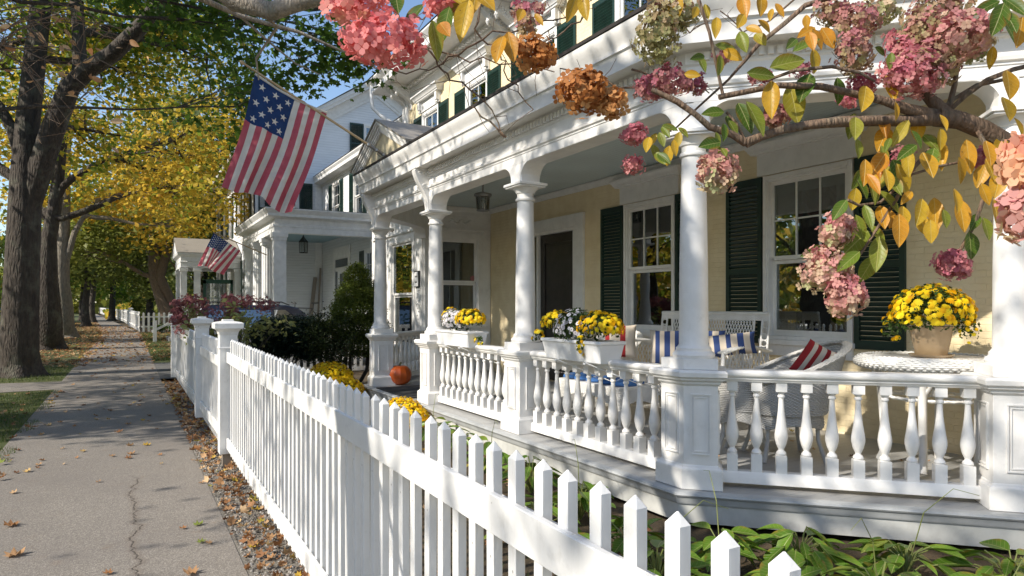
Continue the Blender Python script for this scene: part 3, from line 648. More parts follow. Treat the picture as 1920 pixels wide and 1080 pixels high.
for k in range(9): # applied leaf ornament
    t = k/8; m.lathe([(-.02,.004),(0,.02),(.03,.004)], fw(12.60+.05*math.sin(k*2.2), .035, 1.35+t*.55), 8)
for k in range(14): m.lathe([(-.02,.004),(0,.022),(.02,.004)], fs(5.55+.45*k/13, .03, 3.27+.04*math.sin(k*1.1)), 8)
m.build('panel_trim', WHITE, bay, smooth=40)
# framed notice on the bay
sg = thing('wall_sign', 'small black framed white notice on the bay wall beside the far porch window', 'sign', fw(12.62, .03, 2.12))
m = MB(); m.box(-.03, 0, -.12, .12, -.16, .16); m.build('frame', IRON, sg); m = MB(); m.box(-.036, -.0305, -.10, .10, -.14, .14); m.build('notice_sheet', PLASTW, sg)
m = MB()
for z, ws in ((.05, ((-.07,-.04),(-.03,.005),(.02,.06))), (-.06, ((-.06,-.02),(-.005,.02),(.03,.06)))):
    for a, b in ws: m.box(-.0375, -.0362, a, b, z-.015, z+.018)
m.build('notice_text', IRON, sg)
m = MB(); m.lathe([(0,.055),(.003,.055)], (0,0,0), 20); st = m.build('window_sticker', paint('faded_red_sticker', (.30,.12,.12)), None); st.location = fs(6.08, -.035, 2.15); st.rotation_euler = (R(90), 0, 0)
tag(st, 'faded round red sticker on the dark glass of the bay window', 'sticker')
# porch lantern
ln = thing('hanging_lantern', 'round glass lantern with dark metal rim hung under the yellow house porch ceiling', 'lantern', (4.95, 9.75, 0))
m = MB(); m.lathe([(3.50,.012),(3.56,.02),(3.57,.05)], (0,0,0), 14); m.tube([(0,0,3.52),(0,0,3.40)], .012, 6); m.lathe([(3.34,.13),(3.36,.145),(3.385,.14),(3.40,.10),(3.42,.03)], (0,0,0), 20); m.lathe([(3.11,.09),(3.12,.105),(3.135,.10)], (0,0,0), 20)
for k in range(8):
    a = k*math.pi/4; m.tube([(.10*math.cos(a),.10*math.sin(a),3.13),(.118*math.cos(a),.118*math.sin(a),3.35)], .005, 5)
m.build('lantern_frame', GALV, ln, smooth=40); m = MB(); m.lathe([(3.135,.09),(3.34,.108)], (0,0,0), 20); m.build('lantern_glass', GLASS, ln, smooth=40)
m = MB(); m.lathe([(3.16,.015),(3.26,.018),(3.28,.006)], (0,0,0), 10); m.build('bulb', PLASTW, ln, smooth=40)
# step
m = MB(); m.box(2.95, 3.40, 8.95, 10.85, -.02, .125); tag(m.build('entry_step', STONE, None, bevel=.012), 'dark granite step below the porch entry', 'step')
m = MB(); m.box(3.46, 4.3, 9.2, 10.6, FZ+.001, FZ+.02); tag(m.build('doormat', paint('dark_mat', (.03,.03,.032), None, .95), None, bevel=.006), 'dark rectangular doormat on the porch floor beside the pumpkin', 'doormat')
# ------------------------------------------------------------------ ground
def sheet(name, pts, z, mat, thick=0):
    m = MB(); n = len(pts); m.add([(x, y, z) for x, y in pts], [tuple(range(n))])
    o = m.build(name, mat, recalc=False); o['kind'] = 'structure'; return o
sheet('ground', [(-600,-200),(600,-200),(600,900),(-600,900)], -.16, SOIL)
def bend(y): return 0 if y < 45 else -(y-45)*.055
def strip(name, xa, xb, y0, y1, z, mat, n=40):
    ys = [y0+(y1-y0)*i/n for i in range(n+1)]
    L = [(xa+bend(y), y) for y in ys]; Rr = [(xb+bend(y), y) for y in ys]
    m = MB(); m.add([(x, y, z) for x, y in L+Rr], [(i, n+1+i, n+2+i, i+1) for i in range(n)])
    o = m.build(name, mat, recalc=False); o['kind'] = 'structure'; return o
strip('street', -13.5, -4.3, -30, 260, -.13, ROADM)
strip('kerb', -4.3, -4.12, -30, 260, .0, CONC); 
m = MB(); m.box(-4.32, -4.30, -30, 45, -.13, .0); o = m.build('kerb_face', CONC); o['kind'] = 'structure'
strip('verge', -4.12, -1.1, -30, 260, -.004, LAWN); strip('far_verge', -17, -13.5, -30, 260, -.02, LAWN)
strip('sidewalk', -1.22, .62, -12, 260, .004, ASPH, 60)
sheet('driveway_apron', [(-4.12,15.4),(-1.2,15.6),(-1.2,17.2),(-4.12,17.6)], .002, ASPH)
strip('gravel_strip', .60, 1.02, -4, 16.1, .0, GRAV)
sheet('front_yard', [(1.0,-12),(14,-12),(14,16.3),(1.0,16.3)], -.003, SOIL)
sheet('driveway', [(.6,16.8),(14,16.8),(14,21.5),(.6,21.5)], -.001, ROADM)
sheet('neighbour_lawn', [(.6,21.5),(40,21.5),(40,45.6),(.6,45.6)], -.004, LAWN)
sheet('street_lawn', [(.62,24),(1.4,24),(1.6,45.4),(.9,45.4)], .006, LAWN)
# ------------------------------------------------------------------ fences
def picket_mesh(wy, wx, h, tip, z0=0):
    m = MB(); a, b = wy/2, wx/2; m.box(-b, b, -a, a, z0, h-tip)
    m.v = m.v[:8]; m.f = m.f[:1]+m.f[2:]; m.m = m.m[:5]
    m.add([(-b,-a,h-tip),(b,-a,h-tip),(b,a,h-tip),(-b,a,h-tip),(0,0,h)], [(0,1,4),(1,2,4),(2,3,4),(3,0,4)])
    return m
def post_mesh(c, w, h, z0=.1):
    x, y = c; m = MB(); a = w/2; m.box(x-a, x+a, y-a, y+a, z0, h-.10)
    P = [(x-a,y-a),(x+a,y-a),(x+a,y+a),(x-a,y+a)]
    m.sweep(P, [(0,h-.30),(.006,h-.30),(.006,h-.285),(0,h-.28)], True)
    m.sweep(P, [(-.05,h-.16),(.004,h-.16),(.010,h-.13),(.03,h-.105),(.048,h-.10),(.052,h-.095),(.052,h-.045),(.03,h-.035),(-.05,h-.02)], True)
    m.box(x-a*.62, x+a*.62, y-a*.62, y+a*.62, h-.036, h-.008); return m
def zoff(y): return min(0, (y-7.1)*.0085)
FX = .885
fence = thing('picket_fence', 'long white fence of square pointed pickets nearest the camera, ending at the gate', 'fence', (FX, 0, 0))
pm = picket_mesh(.040, .030, 1.275, .026, .13)
pk = pm.build('picket', FENCEW, fence, bevel=.002); first = True
ypk = [.715+.1185*i-.1185*12 for i in range(68)]
for y in ypk:
    if y > 7.2: break
    o = pk if first else pk.copy()
    if not first: C.objects.link(o)
    first = False; o.parent = fence; o.location = (rnd.uniform(-.001,.001), y, zoff(y)); o.rotation_euler = (rnd.uniform(-.004,.004), rnd.uniform(-.003,.003), rnd.uniform(-.02,.02))
def rail(x0, x1, y0, y1, za, zb):
    m = MB(); a, b = zoff(y0), zoff(y1); x0 -= FX; x1 -= FX
    m.add([(x0,y0,za+a),(x1,y0,za+a),(x1,y1,za+b),(x0,y1,za+b),(x0,y0,zb+a),(x1,y0,zb+a),(x1,y1,zb+b),(x0,y1,zb+b)], [(0,3,2,1),(4,5,6,7),(0,1,5,4),(1,2,6,5),(2,3,7,6),(3,0,4,7)])
    return m.build('rail', FENCEW, fence, bevel=.003)
for (y0, y1) in ((-1.2, 2.235), (2.238, 4.70), (4.703, 7.26)):
    rail(.848, .869, y0, y1, 1.035, 1.142); rail(.848, .869, y0, y1, .185, .290)
    rail(.902, .930, y0, y1, 1.035, 1.110); rail(.902, .930, y0, y1, .19, .265)
post_mesh((.87-FX, 7.36), .165, 1.47, .13).build('post', FENCEW, fence, bevel=.003)
m = MB(); m.box(.82-FX, .90-FX, 7.33, 7.41, -.1, .14); m.build('post_footing', BOARD, fence)
for i, (a, b) in enumerate(((7.46, 8.70), (8.73, 10.0))):
    g = thing('gate', ('white picket gate leaf with brass hinge next to the near gate post', 'white picket gate leaf beside the middle fence post')[i], 'gate', (FX-.01, a, 0))
    n = 10; m = MB()
    for k in range(n):
        q = picket_mesh(.040, .030, 1.24, .026, .12); yy = .05+(b-a-.1)*k/(n-1); m.add([(v[0], v[1]+yy, v[2]) for v in q.v], q.f)
    m.build('pickets', FENCEW, g)
    m = MB(); m.box(-.04, -.017, 0, b-a, .95, 1.06); m.box(-.04, -.017, 0, b-a, .22, .33); m.box(.017, .04, 0, b-a, .95, 1.06); m.box(.017, .04, 0, b-a, .22, .33); m.build('rail', FENCEW, g, bevel=.003)
    if i == 0:
        m = MB(); m.box(-.046, -.0405, -.02, .05, .88, .94); m.box(-.05, -.0405, -.045, -.012, .90, 1.0); m.box(-.05, -.0405, -.045, -.012, .80, .88); m.tube([(-.05,-.01,.80),(-.05,-.01,1.0)], .008, 8); m.build('hinge', BRASS, g)
f2 = thing('picket_fence', 'shaded white fence of tight pickets between the middle post and the far corner post', 'fence', (FX, 0, 0))
post_mesh((-.015, 10.1), .165, 1.46, .1).build('post', FENCEW, f2, bevel=.003); post_mesh((-.015, 16.0), .165, 1.45, .1).build('post', FENCEW, f2, bevel=.003)
m = MB()
for k in range(72):
    q = picket_mesh(.040, .030, 1.22, .026, .10); yy = 10.24+5.65*k/71; m.add([(v[0], v[1]+yy, v[2]) for v in q.v], q.f)
m.build('pickets', FENCEW, f2)
for (z0, z1) in ((.98, 1.085), (.2, .3)):
    m = MB(); m.box(-.038, -.016, 10.2, 15.9, z0, z1); m.box(.016, .038, 10.2, 15.9, z0, z1); m.build('rail', FENCEW, f2, bevel=.003)
def fence_run(name, label, p, q, h, pitch, w, mat=FENCEW, rails=(.85, .25), board=True, posts=()):
    p, q = Vector(p), Vector(q); L = (q-p).length; fr = frame(p.x, p.y, q.x-p.x, q.y-p.y); t = thing(name, label, 'fence', (p.x, p.y, 0))
    off = lambda u, n, z: tuple(Vector(fr(u, n, z))-Vector((p.x, p.y, 0)))
    m = MB(); n = int(L/pitch)
    for k in range(n):
        u = (k+.5)*L/n; m.fbox(off, u-w/2, u+w/2, -.01, .01, .06, h-w*.5); m.add([off(u-w/2,-.01,h-w*.5), off(u+w/2,-.01,h-w*.5), off(u+w/2,.01,h-w*.5), off(u-w/2,.01,h-w*.5), off(u,0,h)], [(0,1,4),(1,2,4),(2,3,4),(3,0,4)])
    m.build('pickets', mat, t); m = MB()
    for z in rails: m.fbox(off, 0, L, -.045, -.0105, h*z-.045, h*z+.045)
    m.build('rail', mat, t)
    for u in posts:
        c = off(u, 0, 0); post_mesh((c[0], c[1]), .16, h+.2, 0).build('post', mat, t)
    return t
fence_run('driveway_fence', 'shaded white picket fence running back from the corner post behind the clipped hedge', (.98, 16.05), (7.3, 16.05), 1.12, .145, .065, rails=(.97, .08))
fence_run('picket_fence', 'short white picket fence facing the camera under the big cedar trunks', (.66, 45.7), (3.1, 45.7), 1.2, .27, .12, rails=(.78, .3), posts=(2.6,))
pts = [(.60, 45.7), (.2, 58.0), (-.35, 75), (-2.2, 110), (-6.0, 175)]
for i, (a, b) in enumerate(zip(pts, pts[1:])):
    fence_run('picket_fence', ['sunlit white picket fence along the path before the gate posts', 'white picket fence along the path beyond the gate posts', 'distant white picket fence along the bend of the path', 'farthest white picket fence where the path disappears'][i], a, b, 1.25, .30 if i < 2 else .5, .14 if i < 2 else .3, posts=((b[1]-a[1])-.4,) if i == 0 else ((2.5,) if i == 1 else ()))
# ------------------------------------------------------------------ white clapboard neighbour house
nb = thing('neighbour_house', 'white clapboard house with green shutters and a columned side porch beyond the driveway', 'house')
fW = lambda u, n, z: (4.55-n, u, z)            # street side of the main block
fS = lambda u, n, z: (u, 29.7-n, z)            # gable side towards the camera
fG = lambda u, n, z: (7.3-n, u, z)             # street side of the wing
WWin = [31.6, 34.1, 37.2, 39.6, 41.8]
m = MB(); ow = [(c-.5, c+.5, 5.0, 7.0) for c in WWin]+[(c-.5, c+.5, 1.3, 3.6) for c in (31.6, 34.1, 39.6, 41.8)]
wall_open(m, fW, 29.7, 43.5, 0, 7.75, ow); og = [(5.25, 6.25, 4.75, 6.75), (9.2, 10.3, 8.0, 9.7)]
wall_open(m, fS, 4.55, 14.9, 0, 8.0, og[:1])
wall_open(m, fS, 4.55, 14.9, 8.0, 9.7, [(9.2,10.3,8.0,9.7)])
m.build('wall', CLAP, nb, recalc=False)
# trim the gable rectangle into a triangle above the eaves: build the true gable instead
bpy.data.objects.remove(nb.children[-1]); m = MB()
wall_open(m, fW, 29.7, 43.5, 0, 7.75, ow); wall_open(m, fS, 4.55, 14.9, 0, 7.75, og[:1])
def gz(x): return 11.45-(abs(x-9.72))*.66
for a, b, c0, c1 in ((4.55, 9.2, 7.75, None), (10.3, 14.9, 7.75, None)):
    m.add([fS(a,0,7.75), fS(b,0,7.75), fS(b,0,gz(b)), fS(a,0,gz(a))], [(0,1,2,3)])
m.add([fS(9.2,0,7.75),fS(10.3,0,7.75),fS(10.3,0,8.1),fS(9.2,0,8.1)],[(0,1,2,3)]); m.add([fS(9.2,0,9.6),fS(10.3,0,9.6),fS(10.3,0,gz(10.3)),fS(9.72,0,11.45),fS(9.2,0,gz(9.2))],[(0,1,2,3,4)])
for q in (((9.2,8.1),(10.3,8.1)),((10.3,8.1),(10.3,9.6)),((10.3,9.6),(9.2,9.6)),((9.2,9.6),(9.2,8.1))):
    (a,c),(b,d) = q; m.add([fS(a,0,c),fS(b,0,d),fS(b,-.15,d),fS(a,-.15,c)],[(0,1,2,3)])
wg = [(c-.5, c+.5, 4.75, 6.5) for c in (27.4, 24.4, 21.4)]+[(22.6, 23.5, 1.7, 3.5)]
wall_open(m, fG, 17.6, 29.7, 0, 6.95, wg); m.add([(7.3,17.6,0),(14,17.6,0),(14,17.6,6.95),(7.3,17.6,6.95)], [(0,1,2,3)])
m.build('wall', CLAP, nb, recalc=False)
m = MB(); m.box(5.6, 5.7, 30.7, 43.5, 0, 7.5); m.box(8.3, 8.4, 17.7, 29.6, 0, 6.5); m.box(4.9,14,31.0,31.1,4.2,7.6); m.box(8.6,11,31.0,31.1,7.6,10); m.build('interior_wall', ROOM, nb)
for c in WWin:
    for (z0, z1) in ((5.0, 7.0),) + (((1.3, 3.6),) if c != 37.2 else ()):
        window(fW, c-.5, c+.5, z0, z1, nb, cols=2, rows=1, gl=GLASSD, room=False, lower=False, casing=.12)
        shutter(fW, c-1.05, c-.53, z0-.05, z1+.05, nb, n0=.04); shutter(fW, c+.53, c+1.05, z0-.05, z1+.05, nb, n0=.04)
window(fS, 5.25, 6.25, 4.75, 6.75, nb, cols=2, gl=GLASSD, room=False); shutter(fS, 4.68, 5.2, 4.7, 6.8, nb, n0=.04); shutter(fS, 6.33, 6.88, 4.7, 6.8, nb, n0=.04)
window(fS, 9.2, 10.3, 8.1, 9.6, nb, cols=3, rows=2, gl=GLASSD, room=False, lower=True); shutter(fS, 8.5, 9.12, 8.05, 9.65, nb, n0=.04); shutter(fS, 10.4, 11.0, 8.05, 9.65, nb, n0=.04)
for c in (27.4, 24.4, 21.4): window(fG, c-.5, c+.5, 4.75, 6.5, nb, cols=2, gl=GLASSD, room=False); shutter(fG, c-1.05, c-.53, 4.7, 6.55, nb, n0=.04); shutter(fG, c+.53, c+1.05, 4.7, 6.55, nb, n0=.04)
window(fG, 22.6, 23.5, 1.7, 3.5, nb, cols=3, rows=2, gl=GLASSD, room=False); shutter(fG, 22.0, 22.52, 1.65, 3.55, nb, n0=.04); shutter(fG, 23.6, 24.15, 1.65, 3.55, nb, n0=.04)
# corner boards, frieze, eaves, rakes
m = MB(); m.box(4.50, 4.95, 29.64, 29.70, 0, 7.3); m.fbox(fW, 29.64, 30.05, .0, .05, 0, 7.3); m.fbox(fW, 29.64, 43.5, .0, .06, 7.1, 7.6); m.fbox(fS, 7.0, 7.28, .0, .04, 0, 6.7); m.build('corner_board', WHITE2, nb)
m = MB(); m.sweep([(4.55, 43.6), (4.55, 29.1)][::1], [(0,7.45),(0,7.5),(.10,7.55),(.12,7.62),(.68,7.68),(.70,7.68),(.70,7.80),(.78,7.92),(.78,7.97),(0,8.3)])
m.sweep([(7.3, 29.6), (7.3, 17.0)], [(0,6.7),(.05,6.7),(.08,6.78),(.36,6.82),(.36,6.94),(.42,7.02),(.42,7.06),(0,7.3)])
for s in (-1, 1):
    xe = 9.72+s*6.0; ze = gz(4.55)-.66*.8
    A = Vector((xe, ze)); B = Vector((9.72, gz(9.72))); d_ = (B-A).normalized(); n_ = Vector((-d_.y, d_.x)); n_ = n_ if n_.y > 0 else -n_
    for a0, a1, pr in ((-.42,-.30,.06),(-.30,0,.10),(0,.12,.5),(.12,.26,.6)):
        def mt(a): q = A+n_*a; t = (9.72-q.x)/d_.x; return (9.72, q.y+d_.y*t)
        def p0(a): q = A+n_*a; return (q.x, q.y)
        m.uprism(fS, [p0(a0), p0(a1), mt(a1), mt(a0)], -.1, pr)
m.build('cornice', WHITE2, nb)
m = MB(); m.add([(3.74,29.0,7.75),(3.74,43.8,7.75),(9.72,43.8,11.85),(9.72,29.0,11.85),(15.7,29.0,7.75),(15.7,43.8,7.75)], [(0,1,2,3),(3,2,5,4)]); m.add([(6.86,17.0,7.08),(6.86,29.6,7.08),(10.6,29.6,8.1),(10.6,17.0,8.1)], [(0,1,2,3)]); m.build('roof', ROOFM, nb, recalc=False)
# side porch
PX, PY0 = 4.25, 22.9
m = MB(); pth = [(4.25, 29.6), (4.25, PY0), (7.3, PY0)]
m.sweep(pth, [(-.2,3.95),(.18,3.95),(.18,4.12),(.2,4.14),(.2,4.2),(.17,4.22),(.17,4.38),(.22,4.42),(.40,4.45),(.40,4.53),(.5,4.66),(.5,4.70),(-.2,4.70)]); 
m.build('porch_entablature', WHITE2, nb, smooth=30)
m = MB(); m.add([(3.76,22.41,4.71),(7.3,22.41,4.71),(7.3,29.7,4.95),(3.76,29.7,4.75)], [(0,1,2,3)]); m.build('porch_roof', DKROOF, nb, recalc=False)
m = MB(); m.add([(4.3,PY0,4.3),(7.3,PY0,4.3),(7.3,29.7,4.3),(4.3,29.7,4.3)], [(0,1,2,3)]); m.build('porch_ceiling', CEILB, nb, recalc=False)
m = MB(); m.box(4.0, 7.3, 22.6, 29.7, 0, .62); m.build('porch_floor', FLOORG, nb)
for i, (x, y, sq) in enumerate(((4.25, PY0, 1), (4.25, 25.0, 0), (4.25, 26.9, 0), (4.25, 29.0, 0))):
    m = MB(); w = .19
    if sq: m.box(x-w, x+w, y-w, y+w, .62, 3.72)
    else:
        pr = []
        for k in range(32): a = 2*math.pi*k/32; r = w*(1 if k % 2 else .93); pr.append((x+r*math.cos(a), y+r*math.sin(a)))
        m.prism(pr, lambda a, b: (a, b, .62), lambda a, b: (a, b, 3.72))
    m.box(x-w-.05, x+w+.05, y-w-.05, y+w+.05, 3.80, 3.945); m.box(x-w-.02, x+w+.02, y-w-.02, y+w+.02, 3.70, 3.80); m.box(x-w-.05, x+w+.05, y-w-.05, y+w+.05, .621, .80)
    m.build('porch_column', WHITE2, nb)
m = MB(); m.fbox(fG, 25.3, 25.55, 0, .06, .62, 3.9); m.fbox(fG, 27.45, 27.7, 0, .06, .62, 3.9); m.fbox(fG, 25.55, 27.45, 0, .05, 3.45, 3.9); m.fbox(fG, 25.55, 27.45, 0, .03, 3.0, 3.1); m.fbox(fG, 26.95, 27.03, .0, .045, .62, 3.0); m.fbox(fG, 25.6, 25.68, .0, .045, .62, 3.0)
m.build('door_frame', WHITE2, nb)
m = MB(); m.fbox(fG, 25.68, 26.95, .0, .03, .64, 3.0); dd = m.build('door', WHITE2, nb); m = MB(); m.fbox(fG, 25.9, 26.75, .03, .036, .95, 2.85); m.fbox(fG, 25.7, 27.4, .02, .032, 3.12, 3.42); m.fbox(fG, 27.05, 27.42, .02, .03, .9, 2.95); m.build('glass_panel', glass('dim_door_glass', (.2,.2,.2), .12), dd)
# street portico
m = MB(); px0, py0, py1 = 2.15, 33.6, 37.0; pth = [(4.5, py1), (px0, py1), (px0, py0), (4.5, py0)][::1]
m.sweep(pth, [(-.15,3.3),(.12,3.3),(.12,3.5),(.14,3.55),(.12,3.58),(.12,3.75),(.25,3.85),(.28,3.95),(-.15,3.95)]); m.build('portico_entablature', WHITE2, nb)
m = MB(); ym = (py0+py1)/2; m.add([(1.85,py0-.3,3.96),(1.85,py1+.3,3.96),(1.85,ym,4.75),(4.5,py0-.3,3.96),(4.5,py1+.3,3.96),(4.5,ym,4.75)], [(0,2,5,3),(2,1,4,5)]); m.build('portico_roof', ROOFM, nb, recalc=False)
m = MB(); m.prism([(py0-.3,3.955),(py1+.3,3.955),(ym,4.74)], lambda y, z: (1.9, y, z), lambda y, z: (2.0, y, z)); m.build('portico_pediment', WHITE2, nb)
for (x, y) in ((px0, py0), (px0+.02, py1), (px0+.55, py0), (4.4, py0)):
    m = MB(); m.box(x-.13, x+.13, y-.13, y+.13, .3, 3.28); m.box(x-.17, x+.17, y-.17, y+.17, 3.12, 3.28); m.build('portico_column', WHITE2, nb)
m = MB(); m.box(2.0, 4.5, py0-.2, py1+.2, 0, .3); m.box(1.6, 2.0, py0+.4, py1-.4, 0, .15); m.build('portico_floor', CONC, nb)
m = MB(); q = lambda u, n, z: (u, py0-n, z)
x0, x1 = 2.95, 4.2
for bx in ((x0, x0+.12, .3, 2.75), (x1-.1, x1, .3, 2.75), (x0, x1, 2.6, 2.78)): m.fbox(q, bx[0], bx[1], -.03, .03, bx[2], bx[3])
for k in range(1, 3): m.fbox(q, x0+.12, x1-.1, -.01, .01, .5+k*.72-.012, .5+k*.72+.012)
m.fbox(q, (x0+x1)/2-.012, (x0+x1)/2+.012, -.01, .01, .3, 2.6); w_ = m.build('portico_screen', DARKG, nb); m = MB(); m.fbox(q, x0+.12, x1-.1, -.004, .0, .3, 2.6); m.build('screen_glass', GLASS, w_)
m = MB(); m.obox((1.55, 33.5, .82), ((1,0,.55),(0,1,0),(-.55,0,1)), (.75,.05,.05)); m.box(.95,1.09,33.43,33.57,0,.95); m.build('stair_rail', WHITE2, nb)
# lantern, boards, bicycle on the neighbour porch
l2 = thing('hanging_lantern', 'small black lantern hung from the blue ceiling of the neighbour porch', 'lantern', (5.55, 25.3, 0))
m = MB(); m.tube([(0,0,4.3),(0,0,4.1)], .012, 5); m.lathe([(3.90,.17),(3.93,.16),(4.08,.04),(4.12,.03)], (0,0,0), 4); m.lathe([(3.50,.13),(3.54,.15)], (0,0,0), 4)
for k in range(4): a = k*math.pi/2; m.tube([(.135*math.cos(a),.135*math.sin(a),3.5),(.15*math.cos(a),.15*math.sin(a),3.92)], .014, 4)
m.build('lantern_frame', IRON, l2); m = MB(); m.lathe([(3.54,.11),(3.9,.12)], (0,0,0), 4); m.build('lantern_glass', GLASS, l2)
for i, (x, w, h, lean, lb) in enumerate(((6.85, .10, 2.2, .12, 'grey board leaning on the neighbour porch wall, left one'), (7.13, .05, 2.6, .05, 'thin brown board leaning in the corner of the neighbour porch'))):
    m = MB(); m.obox((x, 29.55, .62+h/2), ((1,0,-lean),(0,1,0),(lean,0,1)), (w/2*1.6, .02, h/2)); tag(m.build('leaning_board', BOARD), lb, 'board')
bk = thing('bicycle', 'dark bicycle parked on the neighbour porch with only saddle and handlebar showing over the car', 'bicycle', (4.9, 24.2, .62))
def wheel_ring(c): 
    pts = [Vector(c)+Vector((.34*math.cos(a), 0, .34*math.sin(a))) for a in [2*math.pi*k/28 for k in range(29)]]; m = MB(); m.tube(pts, .02, 6, False)
    for k in range(12): a = math.pi*k/6; m.tube([c, Vector(c)+Vector((.33*math.cos(a),0,.33*math.sin(a)))], .002, 3)
    return m
wheel_ring((0,0,.36)).build('wheel', TIRE, bk); wheel_ring((1.05,0,.36)).build('wheel', TIRE, bk)
m = MB()
for a, b in (((0,0,.36),(.12,0,.95)),((.12,0,.9),(.75,0,.88)),((.15,0,.75),(.45,0,.36)),((.45,0,.36),(.72,0,.9)),((.45,0,.36),(1.05,0,.36)),((.74,0,.8),(1.05,0,.36)),((.70,0,.8),(.76,0,1.04))): m.tube([a, b], .018, 6)
m.build('frame', IRON, bk); m = MB(); m.tube([(.05,-.28,1.10),(.12,-.2,1.05),(.12,.2,1.05),(.05,.28,1.10)], .016, 6); m.tube([(.12,0,.95),(.12,0,1.05)], .016, 6); m.build('handlebar', IRON, bk)
m = MB(); m.obox((.80,0,1.07), ((1,0,.05),(0,1,0),(0,0,1)), (.14,.06,.025)); m.build('saddle', IRON, bk, bevel=.02)
# ------------------------------------------------------------------ cars
def car(loc, rz, col, label, L=4.6, H=1.65, W_=1.78, wagon=True, group=None):
    t = thing('parked_car', label, 'car', loc, rz, group); pm = carpaint('car_paint_'+label.split()[0], col); h = W_/2
    # body side outline (x forward), z
    low = [(-L/2,.42),(-L/2-.02,.62),(-L/2+.04,.95),(L/2-1.35,1.0),(L/2-.35,.88),(L/2-.02,.70),(L/2,.42),(L/2-.1,.28)]
    for cx in (L/2-.9, -L/2+.85):
        low += [(cx+.36*math.cos(a)*1.0, .30+.36*math.sin(a)) for a in [math.pi*k/8 for k in range(9)]]
    low += [(-L/2+.1,.28)]
    m = MB(); n = len(low)
    P = [(x, -h, z) for x, z in low]+[(x, h, z) for x, z in low]
    m.add(P, [tuple(range(n)), tuple(range(2*n-1, n-1, -1))]+[(i, i+n, (i+1) % n+n, (i+1) % n) for i in range(n)])
    m.build('body', pm, t, bevel=.05)
    a0, a1 = (-L/2+.12, -L/2+.45) if wagon else (-L/2+.7, -L/2+1.3); b1, b0 = L/2-1.95, L/2-1.30
    up = [(a0,.94),(a1,H-.07),(a1+.25,H),(b1-.3,H-.01),(b1,H-.08),(b0,.97)]; ht = h*.80
    def wy(z): return h*.985-(h*.985-ht)*(z-.94)/(H-.94)
    m = MB(); n = len(up); m.add([(x,-wy(z),z) for x, z in up]+[(x,wy(z),z) for x, z in up], [tuple(range(n)), tuple(range(2*n-1,n-1,-1))]+[(i,i+n,(i+1) % n+n,(i+1) % n) for i in range(n)])
    m.build('cabin', pm, t, bevel=.03)
    zs, zt = 1.0, H-.13; g = MB(); xs = [a0+.28, a0+1.0, a0+1.08, a0+1.95, a0+2.03, b0-.36]
    for s in (-1, 1):
        for k in range(0, 6, 2):
            xa, xb = xs[k], xs[k+1]; ta = xa+(.22 if k == 0 else 0); tb = xb-(.62 if k == 4 else 0)
            g.add([(xa,s*(wy(zs)+.006),zs),(xb,s*(wy(zs)+.006),zs),(tb,s*(wy(zt)+.006),zt),(ta,s*(wy(zt)+.006),zt)], [(0,1,2,3)])
    for (u, v) in (((b0,.97),(b1,H-.08)), ((a0,.94),(a1,H-.07))):
        d = Vector((v[0]-u[0], v[1]-u[1])); nn = Vector((d.y, -d.x)).normalized()*(.008 if u[0] > 0 else -.008); p = Vector(u)+d*.1+nn; q = Vector(u)+d*.9+nn
        g.add([(p.x,-wy(p.y)*.92,p.y),(p.x,wy(p.y)*.92,p.y),(q.x,wy(q.y)*.92,q.y),(q.x,-wy(q.y)*.92,q.y)], [(0,1,2,3)])
    g.build('window', glass('car_window', (.10,.12,.12), .3), t, recalc=False)
    for cx in (L/2-.9, -L/2+.85):
        for s in (-1, 1):
            m = MB(); m.lathe([(-.10,.30),(-.095,.325),(.08,.325),(.10,.30),(.10,.20)], (0,0,0), 24); w = m.build('wheel', TIRE, t, smooth=40); w.location = (cx, s*(h-.11), .325); w.rotation_euler = (R(-90*s), 0, 0)
            m = MB(); m.lathe([(.06,.05),(.10,.06),(.085,.19),(.102,.20)], (0,0,0), 10); m.build('rim', GALV, w)
    for s in (-1, 1):
        m = MB(); m.box(-L/2-.02, -L/2+.06, s*(h-.10)-.06, s*(h-.10)+.06, .74, .94); m.build('tail_light', RED, t, bevel=.02)
        m = MB(); m.box(L/2-.22, L/2+.0, s*(h-.22)-.16, s*(h-.22)+.16, .62, .78); m.build('headlight', PLASTW, t, bevel=.03)
        m = MB(); m.tube([(a1+.15,s*ht*.9,H+.0),(a1+.25,s*ht*.9,H+.07),(b1-.4,s*ht*.9,H+.07),(b1-.2,s*ht*.9,H-.01)], .016, 6); m.build('roof_rail', IRON, t)
        m = MB(); m.box(b0-.5, b0-.34, s*(h+.10)-.09, s*(h+.10)+.09, .98, 1.12); m.build('wing_mirror', pm, t, bevel=.02)
    m = MB(); m.box(-L/2-.08, -L/2+.06, -h*.95, h*.95, .38, .60); m.box(L/2-.08, L/2+.08, -h*.93, h*.93, .30, .50); m.build('bumper', IRON, t, bevel=.03)
    m = MB(); m.box(a1+.7, a1+.74, -ht, ht, H+.07, H+.10); m.box(b1-1.0, b1-.96, -ht, ht, H+.07, H+.10); m.build('roof_bar', IRON, t)
    return t
car((3.45, 18.9, 0), 0, (.012,.014,.03), 'dark blue station wagon with roof rails parked in the driveway behind the fence', L=4.7, H=1.62)
car((-5.3, 27.5, -.13), R(90), (.30,.03,.02), 'red parked car at the left edge behind the nearest street tree', H=1.5, wagon=False, group='cars parked along the kerb')
car((-5.3, 34.5, -.13), R(90), (.05,.16,.34), 'blue parked car seen between the two nearest street trees', H=1.75, group='cars parked along the kerb')
car((-5.2, 49, -.13), R(90), (.06,.20,.40), 'light blue parked wagon with red tail light between the second and third tree trunks', H=1.7, group='cars parked along the kerb')
car((-5.3, 66, -.13), R(90), (.02,.022,.025), 'black parked car with red tail lights right of the third street tree', H=1.6, group='cars parked along the kerb')
